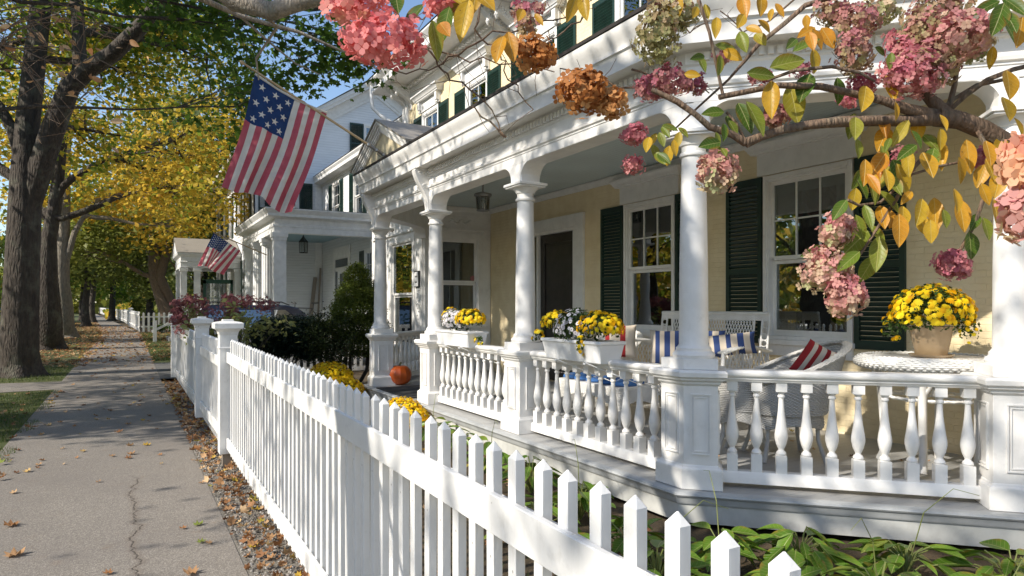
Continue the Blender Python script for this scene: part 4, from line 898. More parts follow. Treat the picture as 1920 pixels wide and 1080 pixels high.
car((-5.8, 78, -.13), R(92), (.03,.07,.06), 'dark green parked car farther up the kerb beyond the black one', H=1.7, group='cars parked along the kerb')
def adopt(o, root):
    o.parent = root; o.matrix_parent_inverse = Matrix.Translation(-Vector(root.location)); return o
# ------------------------------------------------------------------ flags
FR = paint('flag_red', (.60,.13,.17), (.52,.09,.13), .7); FW = paint('flag_white', (.84,.81,.75), (.76,.73,.68), .7); FB = paint('flag_blue', (.018,.06,.20), (.014,.045,.16), .7)
for q in (FR, FW, FB):
    n = q.node_tree; b = n.nodes['Principled BSDF']; o_ = n.nodes['Material Output']; tl = N(n, 'ShaderNodeBsdfTranslucent'); mx = N(n, 'ShaderNodeMixShader'); mx.inputs[0].default_value = .5
    n.links.new(b.inputs['Base Color'].links[0].from_socket, tl.inputs[0]); n.links.new(b.outputs[0], mx.inputs[1]); n.links.new(tl.outputs[0], mx.inputs[2]); n.links.new(mx.outputs[0], o_.inputs[0])
def instar(u, v, cx, cy, r, rot=0):
    x, y = u-cx, v-cy; d = math.hypot(x, y)
    if d > r: return False
    a = (math.atan2(x, y)+rot) % (2*math.pi/5); a = abs(a-math.pi/5)          # 0 at notch .. pi/5 at point
    t = (math.pi/5-a)                                                          # angle from the point
    # edge from point (r,0) to notch (.382r, pi/5)
    px_, py_ = r, 0; qx, qy = .382*r*math.cos(math.pi/5), .382*r*math.sin(math.pi/5); X, Y = d*math.cos(t), d*math.sin(t)
    return (qx-px_)*(Y-py_)-(qy-py_)*(X-px_) > 0
def flag_mesh(fn, stars, canton=(7/13, .40), asp=1.42, nu=180, nv=260):
    """u across the stripes along the hoist, v along the fly"""
    m = MB(); m.grid(fn, nu, nv); k = 0
    for i in range(nu):
        for j in range(nv):
            u, v = (i+.5)/nu, (j+.5)/nv
            if u < canton[0] and v < canton[1]: c = 2; 
            else: c = 0 if int(u*13) % 2 == 0 else 1
            if c == 2:
                for (a, b, r) in stars:
                    if abs(u-a) < r and abs(v*asp-b) < r and instar(u-a, v*asp-b, 0, 0, r, math.pi): c = 1; break
            m.m[k] = c; k += 1
    return m
# large flag over the entry
pA, pB = at(613, 213, y=9.72), at(478, 140, y=9.72)       # hoist: house end, tip end
fly_h, fly_t = at(552, 399, y=9.60), at(424, 346, y=9.85)
def big(u, v):                                            # u=0 at tip end
    h = pB.lerp(pA, u); f = fly_t.lerp(fly_h, u); p = h.lerp(f, v)
    sag = .05*math.sin(math.pi*u)*(1-v*.3); p.z -= sag*(1-v)
    p.y += v**.7*(.06*math.sin(u*14+v*2.4)+.035*math.sin(u*27-v*4)) + .006*math.sin(v*60+u*25)*math.sin(math.pi*u)
    p.x += .05*math.sin(v*4+.5)*v; p.z -= .05*math.sin(u*9+.5)*v*v
    return p
st = []
for r, (v, us) in enumerate(((.085,(.12,.30,.47)),(.20,(.20,.38)),(.30,(.09,.28,.46)),(.41,(.19,.37)),(.50,(.10,.29,.46)))):
    for u in us: st.append((u, v, .050))
fl = thing('flag', 'large faded American flag with big stars hanging from the pole over the porch entry', 'flag', tuple(pA))
adopt(flag_mesh(big, st, (7/13, .40)).build('cloth', [FR, FW, FB], recalc=False, smooth=80), fl)
m = MB(); m.tube([big(i/20, 0)+Vector((0,0,.012)) for i in range(21)], .016, 6); adopt(m.build('hoist_tape', FW), fl)
br, tip = at(735, 300, y=9.72), at(455, 118, y=9.72); ax = (tip-br).normalized()
m = MB(); m.tube([br+ax*.1, tip], [.019, .015], 12); pl = m.build('flagpole', WOODP, smooth=60); tag(pl, 'pale wooden pole holding the large flag above the porch entry', 'flagpole')
m = MB(); m.lathe([(-.03,.012),(0,.026),(.03,.022),(.045,.008)], (0,0,0), 14); kb = m.build('finial', WOODP, pl, smooth=60); kb.location = tip; kb.rotation_euler = ax.to_track_quat('Z', 'Y').to_euler()
m = MB(); m.tube([br+ax*.02, br+ax*.42], .026, 10); m.tube([br+Vector((.06,0,-.03)), br+ax*.04], .03, 8); m.obox(br+Vector((.07,0,-.03)), ((1,0,0),(0,1,0),(0,0,1)), (.012,.07,.07))
for s in (.14, .26, .40): m.lathe([(-.015,.036),(.015,.036)], br+ax*s, 10)
m.tube([br+Vector((.03,.03,-.09)), br+ax*.10+Vector((0,.02,-.07)), br+ax*.26+Vector((0,0,-.05))], .008, 6); m.build('pole_bracket', GALV, pl, smooth=40)
# smaller flag on the neighbour column
YF = 23.0
qA, qB = at(451, 470, y=YF), at(401, 437, y=YF); f1, f0 = at(415, 515, y=YF-.25), at(370, 499, y=YF+.45)
def small(u, v):
    h = qB.lerp(qA, u); p = h.lerp(f0.lerp(f1, u), v)
    p.y += v**.6*(.16*math.sin(u*12+v*3+.6)); p.z += .08*math.sin(u*3.1)*v; p.x += .10*math.sin(u*7)*v
    return p
st = [( (i+1)*(7/13)/10, (j+1)*.57/12, .024) for i in range(9) for j in range(11) if (i+j) % 2 == 0]
f2_ = thing('flag', 'smaller bright American flag on the neighbour house column, above the hydrangea bush', 'flag', tuple(qA))
adopt(flag_mesh(small, st, (7/13, .40), 1.42, 104, 150).build('cloth', [FR, FW, FB], recalc=False, smooth=80), f2_)
m = MB(); m.tube([at(500, 478, y=YF), at(400, 436, y=YF)], .018, 8); tag(m.build('flagpole', WOODP), 'thin dark pole with the smaller flag on the neighbour column', 'flagpole')
# ------------------------------------------------------------------ pumpkin
pk_ = thing('pumpkin', 'orange pumpkin on the porch floor beside the far entry pedestal', 'pumpkin', (3.98, 10.93, FZ))
def pf_(i, j):
    a = 2*math.pi*i; t = math.pi*j; r = .195*(math.sin(t)**.72)*(1-.05*abs(math.cos(a*6))**.5+.03); return (r*math.cos(a), r*math.sin(a), .165-.165*math.cos(t)*(1-.12*math.exp(-(r/.05)**2)))
m = MB(); m.grid(pf_, 96, 20); m.build('body', PUMP, pk_, smooth=60); m = MB(); m.tube([(0,0,.29),(.005,0,.34),(.03,.01,.375)], [.028,.017,.015], 7); m.build('stem', STEMM, pk_)
# ------------------------------------------------------------------ wicker furniture
def wrow(mb, fn, n, r, rows, amp=.004, seg=5, closed=False):
    """rows of woven strands: fn(i,j)->point for i along, j across"""
    for q in range(rows):
        j = (q+.5)/rows; pts = []
        for k in range(n+1):
            i = k/n; p = Vector(fn(i, j)); p2 = Vector(fn(min(1, i+.01), j)) - Vector(fn(max(0, i-.01), j)); p3 = Vector(fn(i, min(1, j+.01))) - Vector(fn(i, max(0, j-.01)))
            nn = p2.cross(p3); nn = nn.normalized() if nn.length > 1e-9 else Vector((0,0,1))
            pts.append(p+nn*amp*(1 if (k+q) % 2 else -1))
        mb.tube(pts, r, seg, True)
def wcol(mb, fn, cols, n, r, seg=4):
    for q in range(cols+1): mb.tube([fn(q/cols, k/n) for k in range(n+1)], r, seg)
def lattice(mb, fn, nu, nv, r, turn=1):
    """diagonal crossing strands"""
    for s in (-1, 1):
        for q in range(-nv, nu+nv):
            pts = []
            for k in range(nv*2+1):
                j = k/(nv*2); i = (q+.5+s*j*nv*.5*turn)/nu
                if -.001 <= i <= 1.001: pts.append(Vector(fn(i, j)))
            if len(pts) > 1: mb.tube(pts, r, 4)
def legs(mb, pts, z0, z1, r=.018, splay=.04):
    for (x, y) in pts:
        l = math.hypot(x, y) or 1; mb.tube([(x+x/l*splay, y+y/l*splay, z0), (x, y, z0+.12), (x, y, z1)], [r*.8, r, r], 8)
def pillow(name, label, loc, rz, tilt, w, h, mats, n=6, roll=0, group=None, orient='v'):
    def fn(i, j, s):
        x, z = (i-.5)*2, (j-.5)*2; b = max(0, (1-x**4)*(1-z**4)); e = 1-.10*(1-abs(x)**2)*0
        k = .5*(1-.07*(1-x*x)*abs(z)**3) ; k2 = .5*(1-.07*(1-z*z)*abs(x)**3)
        return (x*w*k2, s*.085*b**.5*(w/.42), z*h*k)
    m = MB(); G = 30
    for s in (-1, 1): m.grid(lambda i, j: fn(i, j, s), G, G)
    c = 0
    for s in (0, 1):
        for i in range(G):
            for j in range(G): q = i if orient == 'v' else j; m.m[c] = (q*n//G) % len(mats); c += 1
    o = m.build(name, mats, None, smooth=60); o.location = loc; o.rotation_euler = (tilt, roll, rz); return tag(o, label, 'pillow', group)
NAVY = fabric('navy_stripe', (.035,.07,.22)); CRM = fabric('cream_stripe', (.72,.62,.50)); REDF = fabric('red_stripe', (.36,.018,.02)); BLUF = fabric('blue_floral', (.05,.16,.42))
# settee against the wall between the windows
st_ = thing('wicker_settee', 'white openwork wicker settee against the cream wall between the two porch windows', 'settee', (5.85, 6.0, FZ))
bw = lambda i, j: (.20+.09*j, -.86+1.72*i, .48+.76*j)
m = MB(); lattice(m, lambda i, j: bw(.13+.74*i, .30+.62*j), 30, 10, .006); wrow(m, lambda i, j: bw(i, .90+.10*j), 80, .009, 7, .003); wrow(m, lambda i, j: bw(.12+.76*i, j*.3), 60, .008, 12, .004)
m.tube([bw(i/20, 1) for i in range(21)], .022, 8); 
for e in (0, 1):
    k = (lambda i, e=e: bw(i if e == 0 else 1-i, 0))
    for i in (0, .055, .12): m.tube([bw(i if e == 0 else 1-i, j/10) for j in range(11)], .013, 7)
    for q in range(5):      # looped ends
        a = .5+.09*q; cx = .03 if e == 0 else .97
        m.tube([Vector(bw(cx+(.026*math.cos(t) if e == 0 else -.026*math.cos(t)), a+.07+.045*math.sin(t))) for t in [2*math.pi*z/12 for z in range(13)]], .006, 5)
m.build('backrest', WICK, st_, smooth=60)
for s in (-1, 1):
    m = MB(); f_ = lambda i, j: (-.42+.66*i, s*(.86+.02*i), .47+(.36+.06*math.sin(math.pi*i))*j)
    lattice(m, lambda i, j: f_(i, .1+.75*j), 12, 6, .006); wrow(m, lambda i, j: (-.44+.70*i, s*(.80+.12*j), f_(i, 1)[2]+.005*math.sin(j*3.1)), 30, .012, 8, .003); wcol(m, f_, 7, 4, .007)
    m.tube([f_(i/10, 1) for i in range(11)], .022, 8); m.tube([(-.44, s*.84, 0), (-.43, s*.85, .4), (-.42, s*.86, .83)], .024, 8); m.build('arm', WICK, st_, smooth=60)
m = MB(); f_ = lambda i, j: (-.42+.60*i, -.84+1.68*j, .44+.0*i); wrow(m, lambda i, j: (-.42+.62*j, -.84+1.68*i, .45), 60, .014, 20, .004); m.build('seat', WICK, st_, smooth=60)
m = MB(); ap = lambda i, j: (-.43, -.84+1.68*i, .44-(.20-.12*abs(math.sin(math.pi*2*i)))*j); lattice(m, ap, 34, 6, .006); m.tube([ap(i/40, 1) for i in range(41)], .012, 6); m.build('apron', WICK, st_, smooth=60)
m = MB(); legs(m, ((-.42,0),(.2,-.8),(.2,.8),(.2,0)), 0, .46, .022, .0); m.build('leg', WICK, st_, smooth=60)
pillow('pillow', 'navy and cream striped pillow upright against the left arm of the settee', tuple(at(1250, 652, d=8.15)), R(-42), R(-10), .40, .43, [CRM, NAVY], 7)
pillow('pillow', 'navy and cream striped long pillow lying along the right half of the settee back', tuple(at(1372, 646, d=7.35)), R(-50), R(-12), .50, .24, [CRM, NAVY], 8, R(-7))
pillow('pillow', 'dark navy striped pillow mostly hidden behind the near porch column', tuple(at(1330, 645, d=7.6)), R(-50), R(-18), .34, .32, [NAVY, CRM], 5)
# tub chairs
def tub(name, label, loc, face, mat, hb=1.0, hf=.62, rb=.30, rt=.42, zb=.27, group=None):
    t = thing(name, label, 'chair', loc, face, group)   # local +x is the front
    def rim(a):      # a=0 at the front
        c = .5-.5*math.cos(a); return hf+(hb-hf)*c**1.5
    def body(i, j):
        a = R(28)+(2*math.pi-R(56))*i; z = .40+(rim(a)-.40)*j; q = (z-.3)/(hb-.3); r = rb+(rt-rb)*max(0, q)**.8; back = .5-.5*math.cos(a)
        return (r*math.cos(a)*1.0-.10*q*back, r*math.sin(a)*1.02, z)
    m = MB(); wrow(m, body, 110, .0085, int((hb-.4)/.021), .0032, 5); wcol(m, lambda i, j: body(i, j), 54, 6, .005)
    m.grid(lambda i, j: body(i, j), 50, 8)
    wrow(m, lambda i, j: Vector(body(i, 1))+Vector((0, 0, 0))+Vector(((j-.5)*.07*math.cos(R(28)+(2*math.pi-R(56))*i), (j-.5)*.07*math.sin(R(28)+(2*math.pi-R(56))*i), .012*math.sin(j*3.14))), 90, .010, 6, .004)
    m.build('backrest', mat, t, smooth=60)
    def skirt(i, j):
        a = 2*math.pi*i; z = .42-(.42-zb-.05*abs(math.cos(2*a)))*j; r = rb+.015*j; return (r*math.cos(a), r*math.sin(a)*1.02, z)
    m = MB(); wrow(m, skirt, 80, .0085, 9, .004, 5); m.grid(skirt, 40, 3); m.build('apron', mat, t, smooth=60)
    m = MB(); m.lathe([(.40,rb),(.44,rb),(.455,rb*.9)], (0,0,0), 32); m.build('seat', mat, t, smooth=40)
    for k in range(4):
        a = math.pi/4+k*math.pi/2; m = MB(); c, s = math.cos(a), math.sin(a); m.tube([(c*(rb+.06), s*(rb+.06), 0), (c*rb*.98, s*rb*.98, .18), (c*rb*.95, s*rb*.95, .40)], [.022,.018,.02], 8); m.build('leg', mat, t, smooth=60)
    return t
fa = math.atan2(.49, -.87)
tub('wicker_tub_chair', 'grey woven tub chair with high back right, holding the red striped pillow', (5.04, 4.08, FZ), fa, WICKG, 1.00, .66, .31, .43)
pillow('pillow', 'red and cream striped pillow in the grey tub chair', tuple(at(1526, 678, d=5.95)), R(-32), R(20), .28, .33, [REDF, CRM], 7, R(28))
tub('wicker_armchair', 'shaded grey wicker chair half hidden behind the bent porch pedestal', tuple(at(1392, 573, d=6.15).to_2d())+(FZ,), R(120), WICKG, .76, .66, .20, .23)
tub('wicker_chair', 'white wicker chair with rounded back left of the settee, behind the flower box', (5.66, 7.42, FZ), R(200), WICK, 1.0, .66, .30, .40)
pillow('pillow', 'red and cream striped pillow on the white chair behind the flower box', tuple(at(1163, 640, d=8.55)), R(-40), R(-8), .40, .42, [REDF, CRM, CRM], 6)
ot = thing('wicker_ottoman', 'long white wicker ottoman with blue floral cushions seen through the balusters', 'ottoman', (5.0, 6.6, FZ))
m = MB(); sk = lambda i, j: ((-.28, -.62+1.24*i*2, .40-(.22-.12*math.sin(math.pi*(i*2)))*j) if i < .5 else (-.28+.56*(i-.5)*2*0+.0, .62, .40-.2*j)); 
fa_ = lambda i, j: (-.28, -.62+1.24*i, .40-(.24-.13*math.sin(math.pi*i))*j); fb_ = lambda i, j: (-.28+.56*i, -.62, .40-(.24-.10*math.sin(math.pi*i))*j)
for f_ in (fa_, fb_): wrow(m, f_, 50, .009, 11, .004); m.grid(f_, 20, 3)
wrow(m, lambda i, j: (.28, -.62+1.24*i, .40-.2*j), 50, .009, 10, .004); m.box(-.29,.29,-.63,.63,.395,.42); m.build('base', WICK, ot, smooth=50)
m = MB(); legs(m, ((-.26,-.6),(.26,-.6),(.26,.6),(-.26,.6)), 0, .3, .02, 0); m.build('leg', WICK, ot)
m = MB()
for k in range(5): m.lathe([(.42,.10),(.44,.125),(.475,.12),(.49,.06)], (-.05, -.48+.24*k, 0), 14, 1.8, 1.0)
m.build('cushion', BLUF, ot, smooth=60)
fp_ = [(-.28+rnd.uniform(0,.5), rnd.uniform(-.6,.6), .49) for _ in range(60)]
scatter('cushion_flower', RHOMB, fp_, [(0,0,1)]*60, .05, P_WHT, ot)
# round table
tb = thing('wicker_table', 'round white wicker table with thick woven rim by the right end of the porch', 'table', (5.66, 3.15, FZ+.035))
m = MB(); m.lathe([(.845,.50),(.878,.50),(.878,.46)], (0,0,0), 48); wrow(m, lambda i, j: ((.475+.085*math.cos((j-.5)*3.3))*math.cos(i*6.2832), (.475+.085*math.cos((j-.5)*3.3))*math.sin(i*6.2832), .838+.048*math.sin((j-.5)*3.1)), 130, .0095, 11, .0035); m.build('tabletop', WICK, tb, smooth=50)
for k in range(4):
    a = R(20)+k*math.pi/2; c, s = math.cos(a), math.sin(a); m = MB(); m.tube([(c*.37,s*.37,0),(c*.33,s*.33,.12),(c*.36,s*.36,.55),(c*.38,s*.38,.82)], [.036,.03,.032,.036], 8)
    c2, s2 = math.cos(a+.35), math.sin(a+.35); c3, s3 = math.cos(a-.35), math.sin(a-.35)
    m.tube([(c*.36,s*.36,.58),(c2*.44,s2*.44,.82)], .014, 6); m.tube([(c*.36,s*.36,.58),(c3*.44,s3*.44,.82)], .014, 6); m.build('leg', WICK, tb, smooth=60)
m = MB(); wrow(m, lambda i, j: ((.33+.02*j)*math.cos(i*6.2832), (.33+.02*j)*math.sin(i*6.2832), .56), 60, .011, 3, .003); m.tube([(-.34,0,.55),(0,0,.57),(.34,0,.55)], .012, 6); m.tube([(0,-.34,.55),(0,0,.57),(0,.34,.55)], .012, 6); m.build('ring', WICK, tb, smooth=60)
# ------------------------------------------------------------------ flowers
def star(n, r0, r1, z0, z1, zc, rc):
    V = []; F = []
    for k in range(2*n): a = math.pi*k/n; r = r0 if k % 2 == 0 else r1; V.append((r*math.cos(a), r*math.sin(a), z0 if k % 2 == 0 else z1))
    F.append(tuple(range(2*n)))
    for k in range(n): a = 2*math.pi*(k+.3)/n; V.append((rc*math.cos(a), rc*math.sin(a), zc+.02*(k % 2)))
    F.append(tuple(range(2*n, 3*n))); return (V, F)
MUM = ([], []); _v = []; _f = []
for (nn_, ra, rb_, za_, zb_, of) in ((11,.52,.36,.0,.03,0),(10,.40,.27,.10,.12,.3),(8,.27,.17,.19,.2,.1),(6,.15,.10,.24,.25,0)):
    b0 = len(_v)
    for k in range(2*nn_): a = math.pi*k/nn_+of; r = ra if k % 2 == 0 else rb_; _v.append((r*math.cos(a), r*math.sin(a), za_ if k % 2 == 0 else zb_))
    _f.append(tuple(range(b0, b0+2*nn_)))
MUM = (_v, _f)
_v = []; _f = []
for k in range(9):
    a = 2*math.pi*k/9; b0 = len(_v); c, s = math.cos(a), math.sin(a)
    for (r, w, z) in ((.10,.06,0),(.35,.15,.04),(.55,0,.0),(.35,-.15,.04),(.10,-.06,0)): _v.append((r*c-w*s, r*s+w*c, z))
    _f.append(tuple(range(b0, b0+5)))
DAISY = (_v, _f)
def dome(n, c, rad, zmin=-.25, seed=0, full=False):
    g = np.random.default_rng(seed); P = []; Nn = []
    while len(P) < n:
        d = g.normal(size=3); d /= np.linalg.norm(d)
        if d[2] < zmin: continue
        k = g.uniform(.86, 1.04); P.append(np.array(c)+d*np.array(rad)*k); Nn.append(d/np.array(rad)+g.normal(size=3)*.25/max(rad))
    return P, Nn
def mound(root, c, rad, nf, ng, size, pm, seed, shape=MUM, zmin=-.25, greens=L_MUMG):
    c = np.array(c, float)
    P, Q = dome(nf, c, rad, zmin, seed); adopt(scatter('flowers', shape, P, Q, np.random.default_rng(seed).uniform(.75, 1.15, nf)*size, pm), root)
    g = np.random.default_rng(seed+1); d = g.normal(size=(ng, 3)); d /= np.linalg.norm(d, axis=1, keepdims=True); d[:, 2] = np.where(d[:, 2] < -.5, -d[:, 2], d[:, 2]); P = c+d*np.array(rad)*g.uniform(.5, 1.04, (ng, 1))
    adopt(scatter('foliage', RHOMB, P, d+g.normal(size=(ng, 3))*.6, g.uniform(.02, .045, ng), greens), root)
def plant(label, loc, specs, cat='flowers', name='chrysanthemum', group=None, stems=True):
    t = thing(name, label, cat, loc, 0, group)
    for k, sp in enumerate(specs): mound(t, *sp)
    return t
def planter(label, y0, y1, z0=1.095, z1=1.29):
    t = thing('flower_box', label, 'planter', (3.50, y0, z0)); m = MB(); L = y1-y0
    def ring(x0, x1, a, b, z): return [(x0,a,z),(x1,a,z),(x1,b,z),(x0,b,z)]
    H = z1-z0; V = ring(.03,.24,.03,L-.03,0)+ring(.0,.27,0,L,H-.03)+ring(-.012,.282,-.012,L+.012,H-.03)+ring(-.012,.282,-.012,L+.012,H)+ring(.015,.255,.015,L-.015,H)+ring(.025,.245,.025,L-.025,H-.05)
    F = [(3,2,1,0)]+[(k*4+i, k*4+(i+1) % 4, k*4+4+(i+1) % 4, k*4+4+i) for k in range(5) for i in range(4)]+[(20,21,22,23)]
    m.add(V, F); m.build('box', PLASTW, t, bevel=.006); m = MB(); m.box(.02,.25,.02,L-.02,H-.06,H-.04); m.build('soil', SOIL, t)
    m = MB()
    for q in (.25, .75): m.box(.0, .012, L*q-.015, L*q+.015, -.015, .0); m.tube([(.02,L*q,0),(.13,L*q-.1,-.06),(.22,L*q-.55,-.16)], .004, 5)
    m.build('tie_strap', PLASTW, t); return t
planter('longer white plastic flower box on the near railing, holding yellow and white flowers', 4.70, 5.63)
planter('white plastic flower box on the railing left of the middle column', 7.30, 8.25)
plant('yellow chrysanthemum at the right end of the near flower box', (3.64, 4.86, 1.28), [((3.62, 4.86, 1.40), (.17,.25,.15), 190, 500, .052, P_YEL, 11)])
plant('yellow chrysanthemum at the left end of the near flower box, by the middle column', (3.64, 5.5, 1.28), [((3.64, 5.58, 1.42), (.15,.17,.13), 110, 300, .050, P_YEL, 12), ((3.60,5.86,1.28),(.06,.06,.09),14,60,.044,P_YEL,13)])
plant('white daisies filling the middle of the near flower box', (3.64, 5.2, 1.28), [((3.62, 5.22, 1.38), (.17,.30,.19), 190, 1500, .042, P_WHT, 14, DAISY)], 'flowers', 'daisy_plant')
plant('yellow chrysanthemum at the near end of the far flower box', (3.64, 7.5, 1.28), [((3.64, 7.50, 1.42), (.17,.25,.14), 170, 400, .056, P_YEL, 15)])
plant('yellow chrysanthemum at the far end of the far flower box', (3.64, 8.1, 1.28), [((3.66, 8.12, 1.44), (.12,.15,.13), 80, 200, .052, P_YEL, 16)])
plant('white daisies in the middle of the far flower box', (3.64, 7.85, 1.28), [((3.62, 7.88, 1.38), (.17,.28,.18), 200, 500, .050, P_WHT, 17, DAISY)], 'flowers', 'daisy_plant')
tr = thing('trailing_chrysanthemum', 'few yellow blooms trailing over the front of the near flower box', 'flowers', (3.5, 4.95, 1.2)); mound(tr, (3.49, 4.97, 1.24), (.03,.05,.10), 12, 60, .045, P_YEL, 18, MUM, -1)
tr = thing('trailing_chrysanthemum', 'small spray of orange yellow blooms hanging off the far flower box', 'flowers', (3.6, 7.28, 1.2)); mound(tr, (3.62, 7.24, 1.18), (.06,.05,.07), 9, 40, .04, P_YEL, 19, MUM, -1)
pot = thing('flower_pot', 'tan glazed pot with saucer on the round wicker table', 'flower pot', (5.66, 3.15, FZ+.92))
m = MB(); m.lathe([(.0,.10),(.02,.115),(.20,.150),(.215,.165),(.245,.168),(.245,.15),(.20,.145)], (0,0,0), 40); m.build('pot', POTM, pot, smooth=50); m = MB(); m.lathe([(-.005,.13),(.0,.15),(.018,.165),(.018,.155),(.006,.13)], (0,0,0), 40); m.build('saucer', POTM, pot, smooth=50)
plant('big mound of yellow chrysanthemums in the tan pot on the wicker table', (5.66, 3.15, 1.40), [((5.66, 3.15, 1.52), (.30,.30,.25), 400, 2200, .057, P_YEL, 21), ((5.50, 3.38, 1.40), (.08,.08,.13), 12, 80, .04, P_YEL, 22, MUM, -1), ((5.78, 2.92, 1.40), (.08,.08,.12), 12, 80, .04, P_YEL, 23, MUM, -1)])
plant('low yellow chrysanthemum cushion on the ground left of the far pedestal', (3.12, 11.75, 0), [((3.05, 11.9, .28), (.42,.42,.34), 1100, 500, .05, P_YEL, 24), ((3.0,11.0,.14),(.42,.40,.30),1100,500,.05,P_YEL,25)])
plant('yellow chrysanthemum cushion on the ground in front of the entry step', (3.2, 8.6, 0), [((3.18, 8.55, .12), (.26,.55,.26), 1100, 400, .045, P_YEL, 26)])
# ------------------------------------------------------------------ trees
def crown(name, root, centers, n, size, mat, spread, seed, shape=RHOMB, shell=.3, flat=.7, vals=(0, 1), drop=None, clump=70):
    """centers: list of (c, radii, weight, value offset): ellipsoid lobes filled with leaf clumps"""
    g = np.random.default_rng(seed); P = []; V = []; T = []
    wsum = sum(c[2] for c in centers)
    for c, rad, w, vo in centers:
        k = int(n*w/wsum); nc = max(3, k//clump); d = g.normal(size=(nc, 3)); d /= np.linalg.norm(d, axis=1, keepdims=True)
        r = g.uniform(shell, 1, (nc, 1))**.6; cc = np.array(c)+d*np.array(rad)*r; cv = g.uniform(-.22, .22, nc)+vo
        idx = g.integers(0, nc, k); off = g.normal(size=(k, 3))*spread*np.array([1, 1, flat]); off[:, 2] -= .25*np.abs(off[:, 0])
        P.append(cc[idx]+off); V.append(cv[idx]+g.normal(size=k)*.12)
    P = np.concatenate(P); V = np.clip(np.concatenate(V), vals[0], vals[1]); k = len(P)
    if drop is not None:
        keep = ~drop(P); P = P[keep]; V = V[keep]; k = len(P)
    nv = g.normal(size=(k, 3))*.7+np.array([0, 0, .8]); tp = g.normal(size=(k, 3))+np.array([0, 0, -.6])
    return adopt(scatter(name, shape, P, nv, g.uniform(.7, 1.25, k)*size, mat, None, None, V, tp), root)
def wander(a, b, n, amp, g, sag=0):
    a, b = Vector(a), Vector(b); L = (b-a).length; P = []
    o = Vector((0,0,0))
    for i in range(n+1):
        t = i/n
        if 0 < i < n: o = o+Vector(g.normal(size=3)*amp*L/n)
        P.append(a.lerp(b, t)+o*(1-t)*1.2+Vector((0, 0, sag*math.sin(math.pi*t))))
    return P
def limbs(mb, root_pts, centers, r0, seed, per=4, tw=True):
    """branches from the nearest stem point to each lobe, then finer ones inside it"""
    g = np.random.default_rng(seed+99); stem = [Vector(p) for p in root_pts]
    for c, rad, w, vo in centers:
        c = Vector(c); cand = [p for p in stem if p.z < c.z+.5] or stem; s = min(cand, key=lambda p: (p-c).length+abs(p.z-(c.z-2))*.3)
        P = wander(s, c, 7, .12, g, .1*(c-s).length*.3); mb.tube(P, [r0*(1-.75*i/7) for i in range(8)], 6, wob=.06)
        for k in range(per):
            d = Vector(g.normal(size=3)).normalized(); e = c+Vector((d.x*rad[0], d.y*rad[1], d.z*rad[2]))*.85; st = P[int(g.integers(3, 8))]
            Q = wander(st, e, 5, .15, g); mb.tube(Q, [r0*.3*(1-.8*i/5)+.004 for i in range(6)], 5)
            if tw:
                for q in range(3):
                    e2 = Q[3]+Vector(g.normal(size=3))*min(rad)*.35; mb.tube(wander(Q[int(g.integers(1,5))], e2, 3, .2, g), [r0*.10+.003, r0*.07+.003, r0*.05+.002, .002], 4)
def flare(mb, x, y, r, h=.5, seed=0, z=-.05):
    n = 24; P = []
    for j, (zz, k) in enumerate(((z,1.55),(.08,1.32),(.25,1.12),(h,1.0))):
        for i in range(n): a = 2*math.pi*i/n; q = r*k*(1+(.16*(k-1)*1.8)*math.sin(a*5+seed)+.03*math.sin(a*11+seed)); P.append((x+q*math.cos(a), y+q*math.sin(a), zz))
    mb.add(P, [(j*n+i, j*n+(i+1) % n, (j+1)*n+(i+1) % n, (j+1)*n+i) for j in range(3) for i in range(n)])
def tree(label, base, stems, lobes, n, size, mat, bmat=BARK, seed=1, shape=RHOMB, name='maple_tree', lr=.12, spread=.55, group='street trees', drop=None, per=4, shell=.3, flat=.7, seg=18, extra=()):
    t = thing(name, label, 'tree', (base[0], base[1], 0), 0, group); m = MB(); allp = []
    for pts, rr in stems:
        m.tube(pts, rr, seg, True, wob=.035); allp += [Vector(p) for p in pts[1:]]
    flare(m, base[0], base[1], stems[0][1][0], .5, seed)
    adopt(m.build('trunk', bmat, None, smooth=60, recalc=False), t)
    m = MB(); limbs(m, allp, lobes, lr, seed, per)
    for pts, rr in extra: m.tube(pts, rr, 9, True, wob=.05)
    adopt(m.build('branches', bmat, None, smooth=60, recalc=False), t)
    crown('crown', t, lobes, n, size, mat, spread, seed, shape, shell, flat, drop=drop); return t
def A(px, py, d): return tuple(at(px, py, d=d))
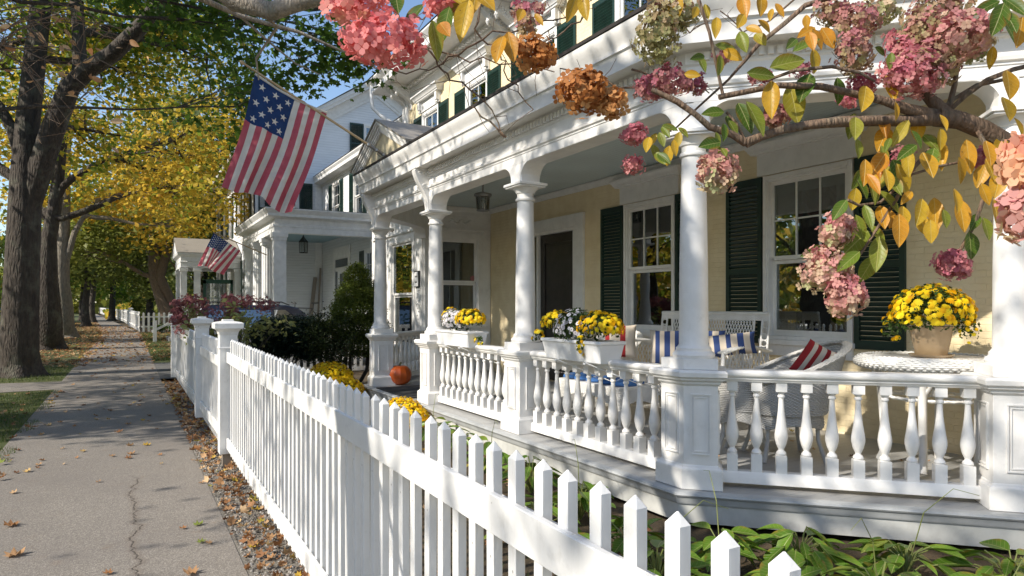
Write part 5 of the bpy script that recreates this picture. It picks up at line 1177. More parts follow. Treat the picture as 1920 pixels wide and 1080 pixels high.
# first street tree: forked trunk at the left edge
d1 = 15.4; b = at(37, 705, z=0)
tree('thick forked maple nearest the left edge, its trunk dividing above head height', (b.x, b.y), [
    ([(b.x,b.y,0), A(37,640,d1), A(40,540,d1), A(44,440,d1), A(48,340,d1), A(52,230,d1), A(66,110,d1), A(78,0,d1), A(92,-160,d1+.5), A(110,-330,d1+1)], [.38,.37,.35,.33,.30,.23,.21,.20,.16,.1]),
    ([A(52,390,d1), A(72,330,d1), A(100,240,d1-.2), A(130,165,d1-.3), A(165,130,d1-.4), A(212,100,d1-.8), A(262,52,d1-1.2), A(300,5,d1-1.6), A(345,-90,d1-2)], [.24,.25,.23,.20,.185,.165,.15,.125,.1]),
    ([A(150,150,d1), A(148,60,d1), A(142,-20,d1), A(150,-200,d1)], [.16,.13,.12,.08]),
    ([A(40,290,d1), A(22,240,d1), A(0,200,d1), A(-60,130,d1)], [.16,.12,.10,.07]), ([A(46,360,d1), A(24,330,d1), A(-4,312,d1), A(-70,250,d1)], [.14,.11,.10,.06])],
    [((-3,19,8.5),(2.6,2.6,2.0),1,.1), ((0,18.5,9.5),(2.4,2.5,2.0),1,.2), ((-1,21.5,10.5),(3,3,2.4),1,.3), ((1.8,19.5,8.2),(2.0,2.0,1.4),.8,.0), ((-4.5,18,9),(2.4,2.5,2),1,-.1), ((-2,17.5,11),(3,2.5,2),1,.15), ((2.0,20.5,10.8),(2.2,2.2,1.8),.8,.1), ((-5,21,6.8),(1.8,2,1.3),.6,.2), (A(130,60,18),(1.5,1.5,1.0),.8,.35), (A(235,130,18),(1.4,1.4,.9),.8,.35), (A(15,120,18),(1.2,1.2,1.0),.5,.2), (A(340,60,18),(1.4,1.4,.9),.7,.3), (A(200,250,19),(1.5,1.5,.9),.6,.4)],
    17000, .18, L_YG, seed=3, spread=.5, lr=.10)
b = at(93, 655, z=0); d2 = 24.5
tree('second street maple with a dark leaning trunk and a limb reaching over the path', (b.x, b.y), [
    ([(b.x,b.y,0), A(93,600,d2), A(88,520,d2), A(91,450,d2), A(102,390,d2), A(110,320,d2), A(118,240,d2), A(126,120,d2), A(136,-20,d2)], [.42,.40,.34,.26,.21,.19,.17,.15,.12]),
    ([A(106,370,d2), A(118,350,d2), A(135,335,d2), A(165,316,d2), A(200,297,d2), A(240,289,d2), A(290,284,d2-1)], [.16,.13,.12,.10,.08,.06,.03]),
    ([A(104,408,d2), A(118,410,d2), A(130,406,d2)], [.16,.10,.07]), ([A(100,410,d2), A(84,400,d2), A(76,392,d2)], [.2,.2,.12])],
    [((-2,30,8.6),(3,3,2.2),1,.2), ((.8,29.5,7.6),(2.8,2.6,1.7),1,.3), ((2.6,30.5,8.6),(2.2,2.4,1.8),1,.2), ((-1,31,12),(4,3.5,3),1.3,.2), ((-5,30,9),(3,3,2.4),1,.1), ((1.5,28,6.0),(1.8,1.6,.8),.5,.3), ((3.2,31.5,6.4),(1.7,1.7,1.0),.6,.25)],
    9000, .24, L_YEL, seed=5, spread=.55, lr=.12)
b = at(125, 633, z=0); d3 = 33.6
tree('third street maple with a pale slender trunk and bright yellow crown', (b.x, b.y), [
    ([(b.x,b.y,0), A(121,580,d3), A(115,530,d3), A(117,470,d3), A(122,400,d3), A(124,330,d3), A(130,220,d3)], [.40,.38,.34,.30,.22,.18,.12]),
    ([A(118,505,d3), A(130,470,d3), A(140,435,d3), A(158,405,d3), A(176,378,d3)], [.16,.15,.13,.10,.05])],
    [((-2,41,8),(3.5,3.5,2.2),1,.2), ((1,40.5,7.4),(3,3,2),1,.35), ((3.5,41,8.5),(2.8,3,2),1,.3), ((0,42,11),(4.5,4,3),1.2,.2), ((-5.5,41,8),(3,3,2.4),.9,.2), ((2.0,39,5.6),(2,1.8,.9),.5,.4)],
    6500, .30, L_YEL, bark('pale_maple_bark', (.12,.10,.08), (.30,.26,.20), 1), seed=7, spread=.6, lr=.13)
for i, (px, py, lab) in enumerate(((161, 612, 'fourth street tree, small crown of green and yellow leaves over the path'), (173, 605, 'fifth street tree with a slightly curved trunk just right of the fourth'), (154, 601, 'sixth street tree, thin trunk seen between the parked cars and the fourth tree'))):
    b = at(px, py, z=0)
    tree(lab, (b.x, b.y), [([(b.x,b.y,0), (b.x-.05,b.y,1.6), (b.x+.1,b.y,3.2), (b.x+.2,b.y,6), (b.x,b.y,9)], [.30,.24,.22,.18,.1])],
        [((b.x,b.y,5.2),(3,3,1.5),1,0), ((b.x+2.8,b.y,5.6),(2.4,2.5,1.6),1,.1), ((b.x-2.5,b.y,6.5),(3,3,2),1,.1), ((b.x,b.y,9),(4,4,3),1.2,0)], 5000, .38, (L_OLIVE, L_OLIVE, L_YG)[i], seed=20+i, spread=.7, lr=.1, per=2)
# tree whose green crown hangs over the path and the big flag; its trunk stands left of the picture
gd = lambda P: (P[:, 2]-1.6)/np.maximum(.1, P @ cF)
def dropA(P):
    d = P @ cF; px = 960+1280*(P @ cR)/d; py = 573-1280*(P[:, 2]-1.6)/d
    return False*px > 1
tree('tall green maple whose leafy boughs hang above the large flag', (-2.5, 11.6), [
    ([(-2.5,11.6,0),(-2.45,11.6,2),(-2.3,11.6,4),(-2.1,11.7,6),(-2,11.8,9)], [.36,.32,.28,.24,.12]),
    ([(-2.2,11.6,5.0),(-1.0,11.8,7.0),(.4,12.1,7.5),(1.8,12.2,7.4),(3.0,12.3,6.9)], [.12,.09,.06,.045,.03])],
    [((1.6,12.6,6.6),(1.3,1.4,.8),.6,.1), ((2.9,12.4,6.1),(1.0,1.2,.75),.5,.05), ((.2,12.6,7.0),(1.5,1.5,.8),.6,.1), ((-1.4,12.8,7.6),(1.8,1.8,1.0),.6,.1), ((1.0,11.4,6.9),(1.3,1.0,.6),.3,.05), ((2.0,13.4,5.3),(.9,.8,.6),.35,.15), ((3.6,12.0,6.3),(.6,.9,.45),.35,-.1), ((-6.0,9.4,6.1),(1.8,1.6,1.1),1.1,0), ((-6.2,15,6.2),(2,2,1.2),1.2,0), ((-2.9,9.4,6.8),(1.3,1.2,.9),.9,0), ((-3.2,11.2,6.4),(1.2,1.2,.8),.8,0), ((-8.5,11,8),(2.2,2.6,1.4),1.2,0), ((-7.4,10.2,5.7),(1.3,.9,.8),.9,0), ((-7.9,12.2,5.9),(1.6,1.4,.9),1.1,0), ((-8,14.6,6.1),(1.6,1.5,.9),1,0), ((-9,17,6.4),(1.6,1.5,.9),.8,0),
     ((-4.6,11.8,7.6),(2.2,2.2,1.6),1.3,0), ((-5.6,10.8,9.2),(2.2,2.4,1.6),1.2,0), ((-3.5,10.4,9.4),(2.0,2.0,1.6),1.1,0), ((-6.5,12.2,5.9),(2.2,2.4,1.3),1.2,0)],
    21000, .135, L_GREEN, seed=31, shape=MAPLE, spread=.32, lr=.032, per=5, shell=.15, flat=.55)
# nearest tree, left of the camera; throws the dappled shade on fence and porch, one thick limb crosses the top of the view
tree('gnarled pale limb crossing the top of the view from a maple beside the path', (-2.5, 2.5), [
    ([(-2.5,2.5,0),(-2.48,2.55,1.5),(-2.4,2.7,3.1),(-2.6,3.2,5),(-3,3.8,8)], [.30,.27,.24,.18,.1])],
    [((-3.4,4.2,7.4),(1.6,1.8,1.1),1,0), ((-4.8,6.0,8.2),(1.6,1.8,1.1),1,0), ((-4.4,2.4,8.0),(1.6,1.8,1.1),1,.1), ((-2.2,6.2,7.6),(1.4,1.6,.9),.8,0), ((-5.8,4.0,6.3),(1.5,1.8,.9),.7,0), ((-3.0,8.2,7.8),(1.4,1.4,.9),.9,0), ((-4.0,5.0,6.6),(1.4,1.5,.8),.8,0), ((-5.6,5.0,5.9),(.45,.35,.9),.45,0), ((-6.9,2.2,6.4),(.9,1.2,.5),.4,0), ((-6.9,.7,6.3),(.9,.9,.5),.3,0), ((-5.6,1.4,7.4),(1.1,1.1,.8),.45,0), ((-5.8,3.3,7.6),(1.1,1.1,.8),.45,0), ((-5.6,5.6,7.5),(1.1,1.2,.8),.45,0), ((-4.5,1.7,7.3),(1.0,1.0,.7),.6,0)],
    3700, .12, L_GREEN, bark('gnarled_pale_bark', (.16,.13,.10), (.42,.36,.29), 3), seed=37, shape=MAPLE, spread=.46, lr=.05, per=6,
    extra=[([(-2.4,2.7,3.1),(-1.4,3.6,3.75),A(330,-90,4.1),A(405,-28,4),A(440,2,4),A(475,12,4),A(510,22,4),A(545,10,4),A(580,0,4),A(612,-2,4),A(650,-40,4),A(760,-160,4.1)], [.13,.10,.07,.06,.058,.052,.055,.05,.046,.04,.035,.02]),
           ([A(475,12,4),A(520,50,4.1),A(480,110,4.2),A(485,150,4.2)], [.016,.010,.007,.004]), ([A(330,-90,4.1),A(360,-10,4.3),A(450,30,4.5),A(560,60,4.6),A(640,95,4.7),A(700,112,4.8)], [.03,.022,.016,.012,.008,.004]),
           ([A(450,30,4.5),A(500,75,4.6),A(555,120,4.7),A(600,140,4.8)], [.010,.008,.005,.003])])
# big cedars behind the short fence, dark evergreen behind the neighbour
b = (3.0, 49.5); dc = 44
tree('multi-stemmed cedar with pale brown trunks behind the short picket fence', b, [
    ([(2.4,49.5,0), A(288,520,dc), A(287,460,dc), A(286,400,dc), A(296,300,dc)], [.34,.28,.26,.22,.12]), ([(3.2,49.8,0), A(300,520,dc), A(313,470,dc), A(324,430,dc), A(338,380,dc), A(352,300,dc)], [.32,.28,.26,.24,.2,.1]), ([(2.8,49.2,0), A(294,540,dc), A(296,470,dc), A(300,400,dc)], [.24,.2,.18,.15]), ([A(292,470,dc), A(310,470,dc), A(326,500,dc)], [.12,.09,.04])],
    [((2.2,48.5,6.6),(3,3,1.6),1,.2), ((-.6,48,6.6),(2.6,3,1.7),1,.3), ((5,49,7.5),(2.2,3,2.2),1,.1), ((2,50,10.5),(3.5,3.5,3),1.3,0), ((5.0,50,11.5),(2.0,2.5,3),1,-.1), ((-2.4,50,5.4),(2.4,2.5,1.3),.8,.3), ((3,50,15),(2.6,2.6,3),1,-.1), ((7.0,50,5),(1.4,2.5,2.5),.7,0)], 13000, .36, L_OLIVE, BARKC, 41, name='cedar_tree', spread=.6, lr=.16, group='trees beyond the fences')
for i, (x, y, h, rw, mt, nn_, lb) in enumerate((
    (6.8, 50, 17, 2.2, L_CEDAR, 6500, 'dark narrow evergreen rising beside the roof of the neighbour house'),
    (4.6, 53, 15, 2.2, L_CEDAR, 6000, 'dark evergreen just left of the neighbour eave, sky showing through'),
    (1.5, 62, 13, 4.5, L_OLIVE, 7000, 'olive green tree hanging over the white fence at the middle of the path'),
    (-1.5, 84, 14, 5, L_YG, 6000, 'yellow green tree above the distant hedge'),
    (5.5, 72, 14, 6, L_OLIVE, 7000, 'broad olive tree filling the gap behind the cedar trunks'),
    (-8, 112, 15, 7, L_GREEN, 6500, 'distant green tree closing the end of the path'),
    (-19, 118, 14, 7, L_YG, 6000, 'distant tree at the left end of the street'),
    (10, 46, 9, 3, L_OLIVE, 3000, 'small tree behind the neighbour house'),
    (-16, 22, 14, 5, L_YG, 7500, 'yellow green tree across the street at the far left'),
    (-16.5, 34, 15, 5.5, L_YEL, 7500, 'yellow maple across the street behind the first trunk'),
    (-16, 47, 14, 5.5, L_YG, 7000, 'yellow green maple across the street behind the second trunk'),
    (-16, 62, 14, 6, L_OLIVE, 6500, 'olive tree across the street behind the parked cars'),
    (-16.5, 9, 10, 5, L_YG, 6500, 'tree across the street, left of the picture and mirrored in the windows'),
    (-16, -4, 10, 5.5, L_OLIVE, 6000, 'tree across the street behind the camera, mirrored in the right window'),
    (-15.5, 82, 14, 6, L_YEL, 6000, 'far yellow tree across the street'))):
    g = np.random.default_rng(60+i); thin = rw < 3 and h > 12
    lob = [((x+g.uniform(-.5,.5)*rw, y+g.uniform(-.5,.5)*rw, h*(.25+.7*k/(6 if thin else 5))), (rw*(1-.45*k/6 if not thin else 1-.6*k/6)*.75,)*2+(h*.11,), 1, g.uniform(-.1,.25)) for k in range(7 if thin else 6)]+[((x+g.uniform(-1,1)*rw*.6, y+g.uniform(-1,1)*rw*.6, h*g.uniform(.35,.7)), (rw*.55,)*2+(h*.12,), .8, g.uniform(-.1,.2)) for k in range(4)]
    tree(lb, (x, y), [([(x,y,0),(x+.1,y,h*.25),(x-.1,y,h*.55),(x,y,h*.9)], [.34,.26,.18,.05])], lob, int(nn_*.72), .36 if y < 70 else .55, mt, BARK, 60+i, name='evergreen_tree' if thin else 'tree', spread=.65, lr=.1, group='trees beyond the fences', per=2, seg=10)
# dense far woodland so that no bare horizon shows
def wood(name, x0, x1, y0, y1, h, n, size, mat, seed):
    g = np.random.default_rng(seed); P = np.stack([g.uniform(x0, x1, n), g.uniform(y0, y1, n), g.uniform(0, 1, n)**.8*h], 1); P[:, 2] *= .75+.25*np.sin(P[:, 0]*.35)+.12*np.sin(P[:, 0]*.9+1)
    o = scatter(name, RHOMB, P, g.normal(size=(n, 3)), g.uniform(.7, 1.3, n)*size, mat, None, None, np.clip(g.normal(.45, .25, n), 0, 1)); tag(o, kind='stuff', label='distant mass of autumn woodland closing the street', cat='woodland'); return o
wood('woodland', -60, 40, 150, 185, 15, 16000, 1.5, L_OLIVE, 90); wood('woodland', -70, -26, 0, 150, 13, 20000, 1.3, L_YG, 91)
wood('undergrowth', 1.2, 12, 60, 130, 3.2, 7000, .5, L_OLIVE, 92); wood('undergrowth', -2.5, 3.5, 90, 150, 2.4, 2500, .5, L_YG, 93)
# ------------------------------------------------------------------ shrubs in the yard
def shrub(name, label, base, lobes, n, size, mat, seed, spread=.10, stems=5, sr=.018, flat=1, shell=.55, cat='shrub', drop=None, clump=70):
    t = thing(name, label, cat, base); m = MB(); g = np.random.default_rng(seed+5)
    for k in range(stems):
        c = lobes[k % len(lobes)][0]; m.tube(wander((base[0]+g.normal()*.08, base[1]+g.normal()*.08, base[2]), (c[0]+g.normal()*.15, c[1]+g.normal()*.15, c[2]), 6, .18, g), [sr*(1-.1*i) for i in range(7)], 6)
    adopt(m.build('stem', BARK, None, recalc=False), t); crown('foliage', t, lobes, n, size, mat, spread, seed, RHOMB, shell, flat, drop=drop, clump=clump); return t
hb = (2.62, 13.55, 0)
shrub('clipped_hedge', 'dark clipped yew hedge between the gate post and the conical spruce', hb, [((2.38,13.6,.98),(.40,.40,.38),1,0), ((2.72,13.5,1.02),(.42,.42,.37),1,0), ((3.05,13.5,.95),(.33,.40,.40),1,0)], 40000, .04, L_YEW, 101, .05, 8, .02, 1, .6, clump=14)
shrub('conical_spruce', 'rounded conical dwarf spruce left of the entry columns', (4.0, 13.4, 0), [((3.98,13.4,2.12),(.22,.22,.30),.7,.3), ((4.0,13.4,1.82),(.38,.38,.26),1,.2), ((4.0,13.4,1.5),(.50,.50,.28),1.3,.1), ((3.98,13.4,1.18),(.60,.60,.26),1.5,0), ((4.05,13.4,.85),(.58,.58,.24),1.3,-.1)], 42000, .04, L_SPRUCE, 103, .05, 3, .04, .8, .9, clump=12)
shrub('loose_shrub', 'loose shrub with thin reddish twigs between the clipped hedge and the spruce', (3.3, 12.9, 0), [((3.15,12.9,1.1),(.30,.3,.35),1,0), ((3.45,12.9,.85),(.40,.3,.35),1,0), ((3.2,12.8,.65),(.4,.3,.3),1,0), ((3.6,13.0,1.2),(.3,.3,.3),.6,0)], 4200, .05, L_SHRUB, 105, .09, 12, .012, 1, .2)
shrub('hedge', 'distant clipped hedge glowing behind the far white fence', (1.6, 84, 0), [((1.2,84,1.6),(2.0,1.5,.6),1,.3), ((4,84,1.6),(2.2,1.5,.7),1,0)], 2500, .35, L_OLIVE, 107, .25, 4, .05)
shrub('low_plant', 'bright green low plant at the foot of the short picket fence', (2.0, 45.0, 0), [((1.9,45,.2),(.55,.3,.22),1,.5)], 350, .18, L_GRASS, 108, .1, 2, .01, cat='plant')
# ------------------------------------------------------------------ hydrangea florets, heads, leaves
def floret():
    V = []; F = []
    for k in range(4):
        a = k*math.pi/2; c, s = math.cos(a), math.sin(a); b0 = len(V)
        for (r, w, z) in ((.04,0,0),(.20,.19,.05),(.40,.20,.10),(.52,0,.08),(.40,-.20,.10),(.20,-.19,.05)): V.append((r*c-w*s, r*s+w*c, z))
        F.append(tuple(range(b0, b0+6)))
    return (V, F)
FLORET = floret()
def head(root, c, rad, n, size, mat, seed, v0=.3, vr=.5, axis=None, group=None):
    """ellipsoid flower head; rad = (along right, along depth, up)"""
    g = np.random.default_rng(seed); d = g.normal(size=(n, 3)); d /= np.linalg.norm(d, axis=1, keepdims=True); k = g.uniform(.5, 1.08, (n, 1)); k[::7] *= 1.16
    L = d*k*np.array(rad); L[:, 0] += .12*rad[0]*np.sin(L[:, 2]/rad[2]*3+seed); R3 = np.array([cR, cF, [0, 0, 1]]); P = np.array(c)+L @ R3
    Nn = (d/np.array(rad)*min(rad)) @ R3+g.normal(size=(n, 3))*.35; vals = np.clip(v0-d[:, 2]*vr*.35+g.normal(size=n)*.13, 0, 1)
    m = scatter('flower_head', FLORET, P, Nn, g.uniform(.75, 1.2, n)*size, mat, None, None, vals); return adopt(m, root)
def ovate():
    V = []; F = []; n = 9
    for i in range(n+1):
        t = i/n; w = .25*(math.sin(math.pi*t**.86))**.85 if 0 < i < n else .004; z = -.16*(t-.35)**2; y = t
        V += [(-w, y, z+w*.28), (-w*.5, y, z+w*.06), (0, y, z-.012), (w*.5, y, z+w*.06), (w, y, z+w*.28)]
    for i in range(n):
        for j in range(4): a = i*5+j; F.append((a, a+1, a+6, a+5))
    return (V, F)
OVATE = ovate()
def leaf_set(root, name, items, mat, seed):
    """items: (base point, tip direction, normal, length, value)"""
    g = np.random.default_rng(seed)
    o = scatter(name, OVATE, [i[0] for i in items], [i[2] for i in items], [i[3] for i in items], mat, None, None, [i[4] for i in items], [i[1] for i in items], True, [g.uniform(.75, 1.15) for _ in items]); return adopt(o, root)
HROOT = Vector((2.45, .50, 0))
hy = thing('hydrangea_tree', 'hydrangea tree arching over the view with pink flower heads and yellow autumn leaves', 'tree', tuple(HROOT))
hm = MB(); g = np.random.default_rng(200)
def hb_(pts, r, seg=8): hm.tube(pts, r, seg, True, wob=.06)
hb_([(2.45,.5,0),(2.42,.5,.8),(2.35,.52,1.5),(2.15,.6,1.9),A(1990,330,1.5),A(1925,295,1.5),A(1885,268,1.5),A(1845,243,1.5),A(1800,225,1.5),A(1755,218,1.5)], [.05,.045,.04,.03,.024,.0215,.021,.020,.019,.022], 12)
hb_([A(1765,220,1.5),A(1700,226,1.48),A(1640,226,1.47),A(1580,228,1.46),A(1520,234,1.45),A(1470,243,1.45),A(1430,255,1.45),A(1398,268,1.45)], [.018,.0125,.011,.0115,.010,.0095,.009,.011], 9)
hb_([A(1398,268,1.45),A(1372,252,1.44),A(1330,238,1.43),A(1305,215,1.42),A(1270,190,1.42),A(1222,168,1.42)], [.009,.0075,.007,.006,.0065,.005], 8)
hb_([A(1752,218,1.5),A(1700,205,1.47),A(1660,190,1.46),A(1600,175,1.45),A(1540,162,1.45),A(1460,160,1.44),A(1400,172,1.43),A(1348,182,1.43)], [.016,.012,.009,.008,.0075,.0065,.006,.006], 8)
hb_([A(1770,215,1.5),A(1752,195,1.5),A(1735,178,1.5),A(1722,168,1.5)], [.018,.014,.010,.007], 8)
hb_([A(1777,212,1.5),A(1790,160,1.5),A(1797,110,1.5),A(1820,60,1.5),A(1850,18,1.5),A(1866,-20,1.5)], [.007,.0055,.005,.005,.0045,.004], 7)
hb_([A(1775,212,1.5),A(1810,180,1.48),A(1850,150,1.46),A(1900,130,1.45),A(1950,118,1.45)], [.005]*5, 6); hb_([A(1765,205,1.5),A(1790,185,1.5),A(1830,160,1.5),A(1880,150,1.5)], [.006,.005,.0045,.004], 6)
hb_([(2.15,.6,1.95),(2.0,.75,2.4),A(1700,-90,1.6),A(1640,-40,1.6),A(1560,-5,1.6),A(1510,10,1.6),A(1470,45,1.6),A(1420,85,1.6),A(1400,110,1.6),A(1365,150,1.6),A(1310,200,1.6),A(1262,245,1.6)], [.03,.02,.012,.009,.007,.0065,.0055,.005,.004,.003,.0025,.002], 7)
hb_([A(1356,180,1.44),A(1345,130,1.44),A(1330,60,1.44),A(1310,0,1.44),A(1300,-50,1.5)], [.0035]*5, 6)
hb_([A(1440,150,1.45),A(1490,132,1.42),A(1560,125,1.42),A(1610,135,1.42),A(1640,152,1.45)], [.003,.0035,.0035,.003,.003], 6)
hb_([A(1830,240,1.5),A(1850,275,1.45),A(1872,310,1.4),A(1890,335,1.2)], [.006,.005,.005,.004], 6)
hb_([A(1760,262,1.5),A(1735,290,1.5),A(1700,330,1.5),A(1680,375,1.48),A(1650,420,1.47),A(1618,470,1.46),A(1600,495,1.46)], [.005,.0045,.004,.004,.0035,.003,.003], 6)
hb_([A(1850,262,1.5),A(1855,320,1.5),A(1845,370,1.5),A(1828,420,1.5),A(1800,470,1.5),A(1790,485,1.5)], [.004]*6, 6)
hb_([A(1690,345,1.5),A(1650,380,1.48),A(1610,385,1.46),A(1590,375,1.45)], [.003]*4, 6); hb_([A(1700,330,1.5),A(1760,312,1.5),A(1820,300,1.5)], [.003]*3, 6)
hb_([A(1338,262,1.5),A(1340,280,1.5)], [.003]*2, 6); hb_([A(1400,268,1.46),A(1380,230,1.46),A(1362,210,1.46)],[.003]*3,6)
# upper boughs out of the frame and the twigs coming down from them
hb_([(2.0,.75,2.4),A(1500,-160,1.7),A(1250,-170,1.7),A(1000,-150,1.65),A(820,-120,1.6),A(660,-110,1.6)], [.02,.016,.013,.011,.009,.006], 7)
TW = [[(870,-90),(850,-20),(800,30),(770,50)], [(900,-80),(905,0),(890,60),(935,85),(945,120),(965,160),(1000,205)], [(1120,-60),(1100,20),(1060,60),(1010,85)], [(800,92),(825,118),(848,150),(900,180),(930,220),(945,258)], [(700,-60),(760,60),(807,95),(880,110),(960,120),(1040,135)], [(945,258),(905,215),(880,200)], [(1180,120),(1240,145),(1300,160),(1330,175)],
      [(640,-60),(650,60),(700,120),(760,140),(830,120)], [(830,120),(870,90),(930,60),(1000,50),(1060,30),(1110,0)], [(1200,-50),(1240,30),(1290,60),(1330,40)], [(1600,-40),(1640,40),(1590,90),(1570,120)], [(1500,-20),(1440,40),(1400,60),(1350,20)], [(1190,170),(1100,140),(1050,128)]]
for tw in TW:
    P = [at(x, y, d=1.6) for x, y in tw]; Q = []
    for a, b in zip(P, P[1:]): Q += [a.lerp(b, t)+Vector(g.normal(size=3))*.004 for t in (0, .33, .66)]
    Q.append(P[-1]); n = len(Q); hm.tube(Q, [.0022*(1-.7*i/n)+.0006 for i in range(n)], 5)
    for k in range(2, n, 2):
        e = Q[k]+Vector(g.normal(size=3))*.045; hm.tube([Q[k], Q[k].lerp(e, .5)+Vector(g.normal(size=3))*.008, e], [.0009,.0007,.0005], 4)
adopt(hm.build('branches', BARKH, None, smooth=60, recalc=False), hy)
HEADS = [ # px, py, rx, ry (photo pixels), depth, material, v0, n, floret
 (722,76,74,46,1.42,P_SALM,.25,230,.024), (676,12,62,34,1.5,P_SALM,.45,170,.023), (832,6,38,24,1.5,P_SALM,.15,90,.02), (990,22,34,20,1.6,P_MAUV,.3,70,.016),
 (1003,100,38,34,1.5,P_DRY,.5,120,.022), (1095,172,52,38,1.45,P_DRY,.4,190,.022), (1148,192,30,26,1.45,P_DRY,.75,80,.02), (988,48,20,24,1.55,P_MAUV,.5,50,.016),
 (1235,58,44,62,1.5,P_MAUV,.75,420,.014), (1275,22,38,30,1.5,P_PINK,.85,160,.016), (1218,168,30,24,1.55,P_MAUV,.1,120,.013), (1258,152,38,32,1.5,P_MAUV,.2,190,.013), (1300,160,24,20,1.55,P_MAUV,.1,80,.013),
 (1190,253,25,19,1.7,P_PINK,.1,110,.014), (1187,310,22,17,1.75,P_PINK,.2,90,.013), (1343,324,38,40,1.5,P_PINK,.55,240,.017),
 (1603,40,46,34,1.55,P_MAUV,.35,220,.015), (1560,25,36,28,1.6,P_MAUV,.5,150,.015), (1602,98,36,40,1.5,P_MAUV,.45,240,.014), (1650,20,38,26,1.6,P_PINK,.8,130,.016), (1760,28,62,46,1.55,P_MAUV,.6,330,.015), (1730,62,48,46,1.5,P_MAUV,.55,280,.015),
 (1800,65,56,48,1.45,P_PINK,.45,330,.016), (1700,95,38,42,1.5,P_PINK,.2,230,.015), (1745,118,52,42,1.47,P_MAUV,.5,300,.015), (1712,140,56,42,1.45,P_PINK,.25,360,.015), (1822,85,38,30,1.5,P_PINK,.85,130,.018),
 (1616,160,26,22,1.55,P_PINK,.0,110,.014), (1455,215,27,26,1.6,P_MAUV,.3,140,.014), (1425,145,22,16,1.65,P_MAUV,.05,70,.013), (1500,132,20,16,1.65,P_MAUV,.05,60,.013), (1358,105,18,16,1.65,P_MAUV,.15,50,.013), (1590,188,18,14,1.65,P_PINK,.1,50,.013),
 (1570,432,31,33,1.45,P_PINK,.5,230,.016), (1546,505,44,42,1.46,P_PINK,.6,380,.015), (1584,552,36,40,1.43,P_PINK,.42,320,.015), (1785,497,32,27,1.5,P_PINK,.15,190,.015), (1848,300,22,24,1.6,P_PINK,.15,90,.015), (1690,305,24,34,1.7,P_MAUV,.2,110,.015),
 (1912,300,26,58,.62,P_SALM,.95,60,.017), (1908,400,24,48,.62,P_PINK,.45,46,.018)]
for i, (px, py, rx, ry, d, mt, v0, n, fs_) in enumerate(HEADS):
    k = d/1280; head(hy, at(px, py, d=d), (rx*k, (rx+ry)/2*k*.8, ry*k), n, fs_*1.15, mt, 300+i, v0+.1, .5)
def hleaf(px, py, L, ang, v, d=1.45, face=None, seed=0):
    """centre pixel, length in photo pixels, tip angle on screen (0 right, 90 down), colour value"""
    a = R(ang); g_ = np.random.default_rng(int(px*7+py)); k = d/1280
    tip = cR*math.cos(a)-np.array([0,0,1.])*math.sin(a)+cF*g_.uniform(-.25, .35); tip /= np.linalg.norm(tip)
    c = np.array(at(px, py, d=d)); nrm = -cF*1.0+np.array([0,0,1.])*g_.uniform(-.1,.6)+cR*g_.uniform(-.6,.5); return (c-tip*L*k*.5, tip, nrm, L*k*1.08, min(1, max(0, v+g_.uniform(-.05,.05))))
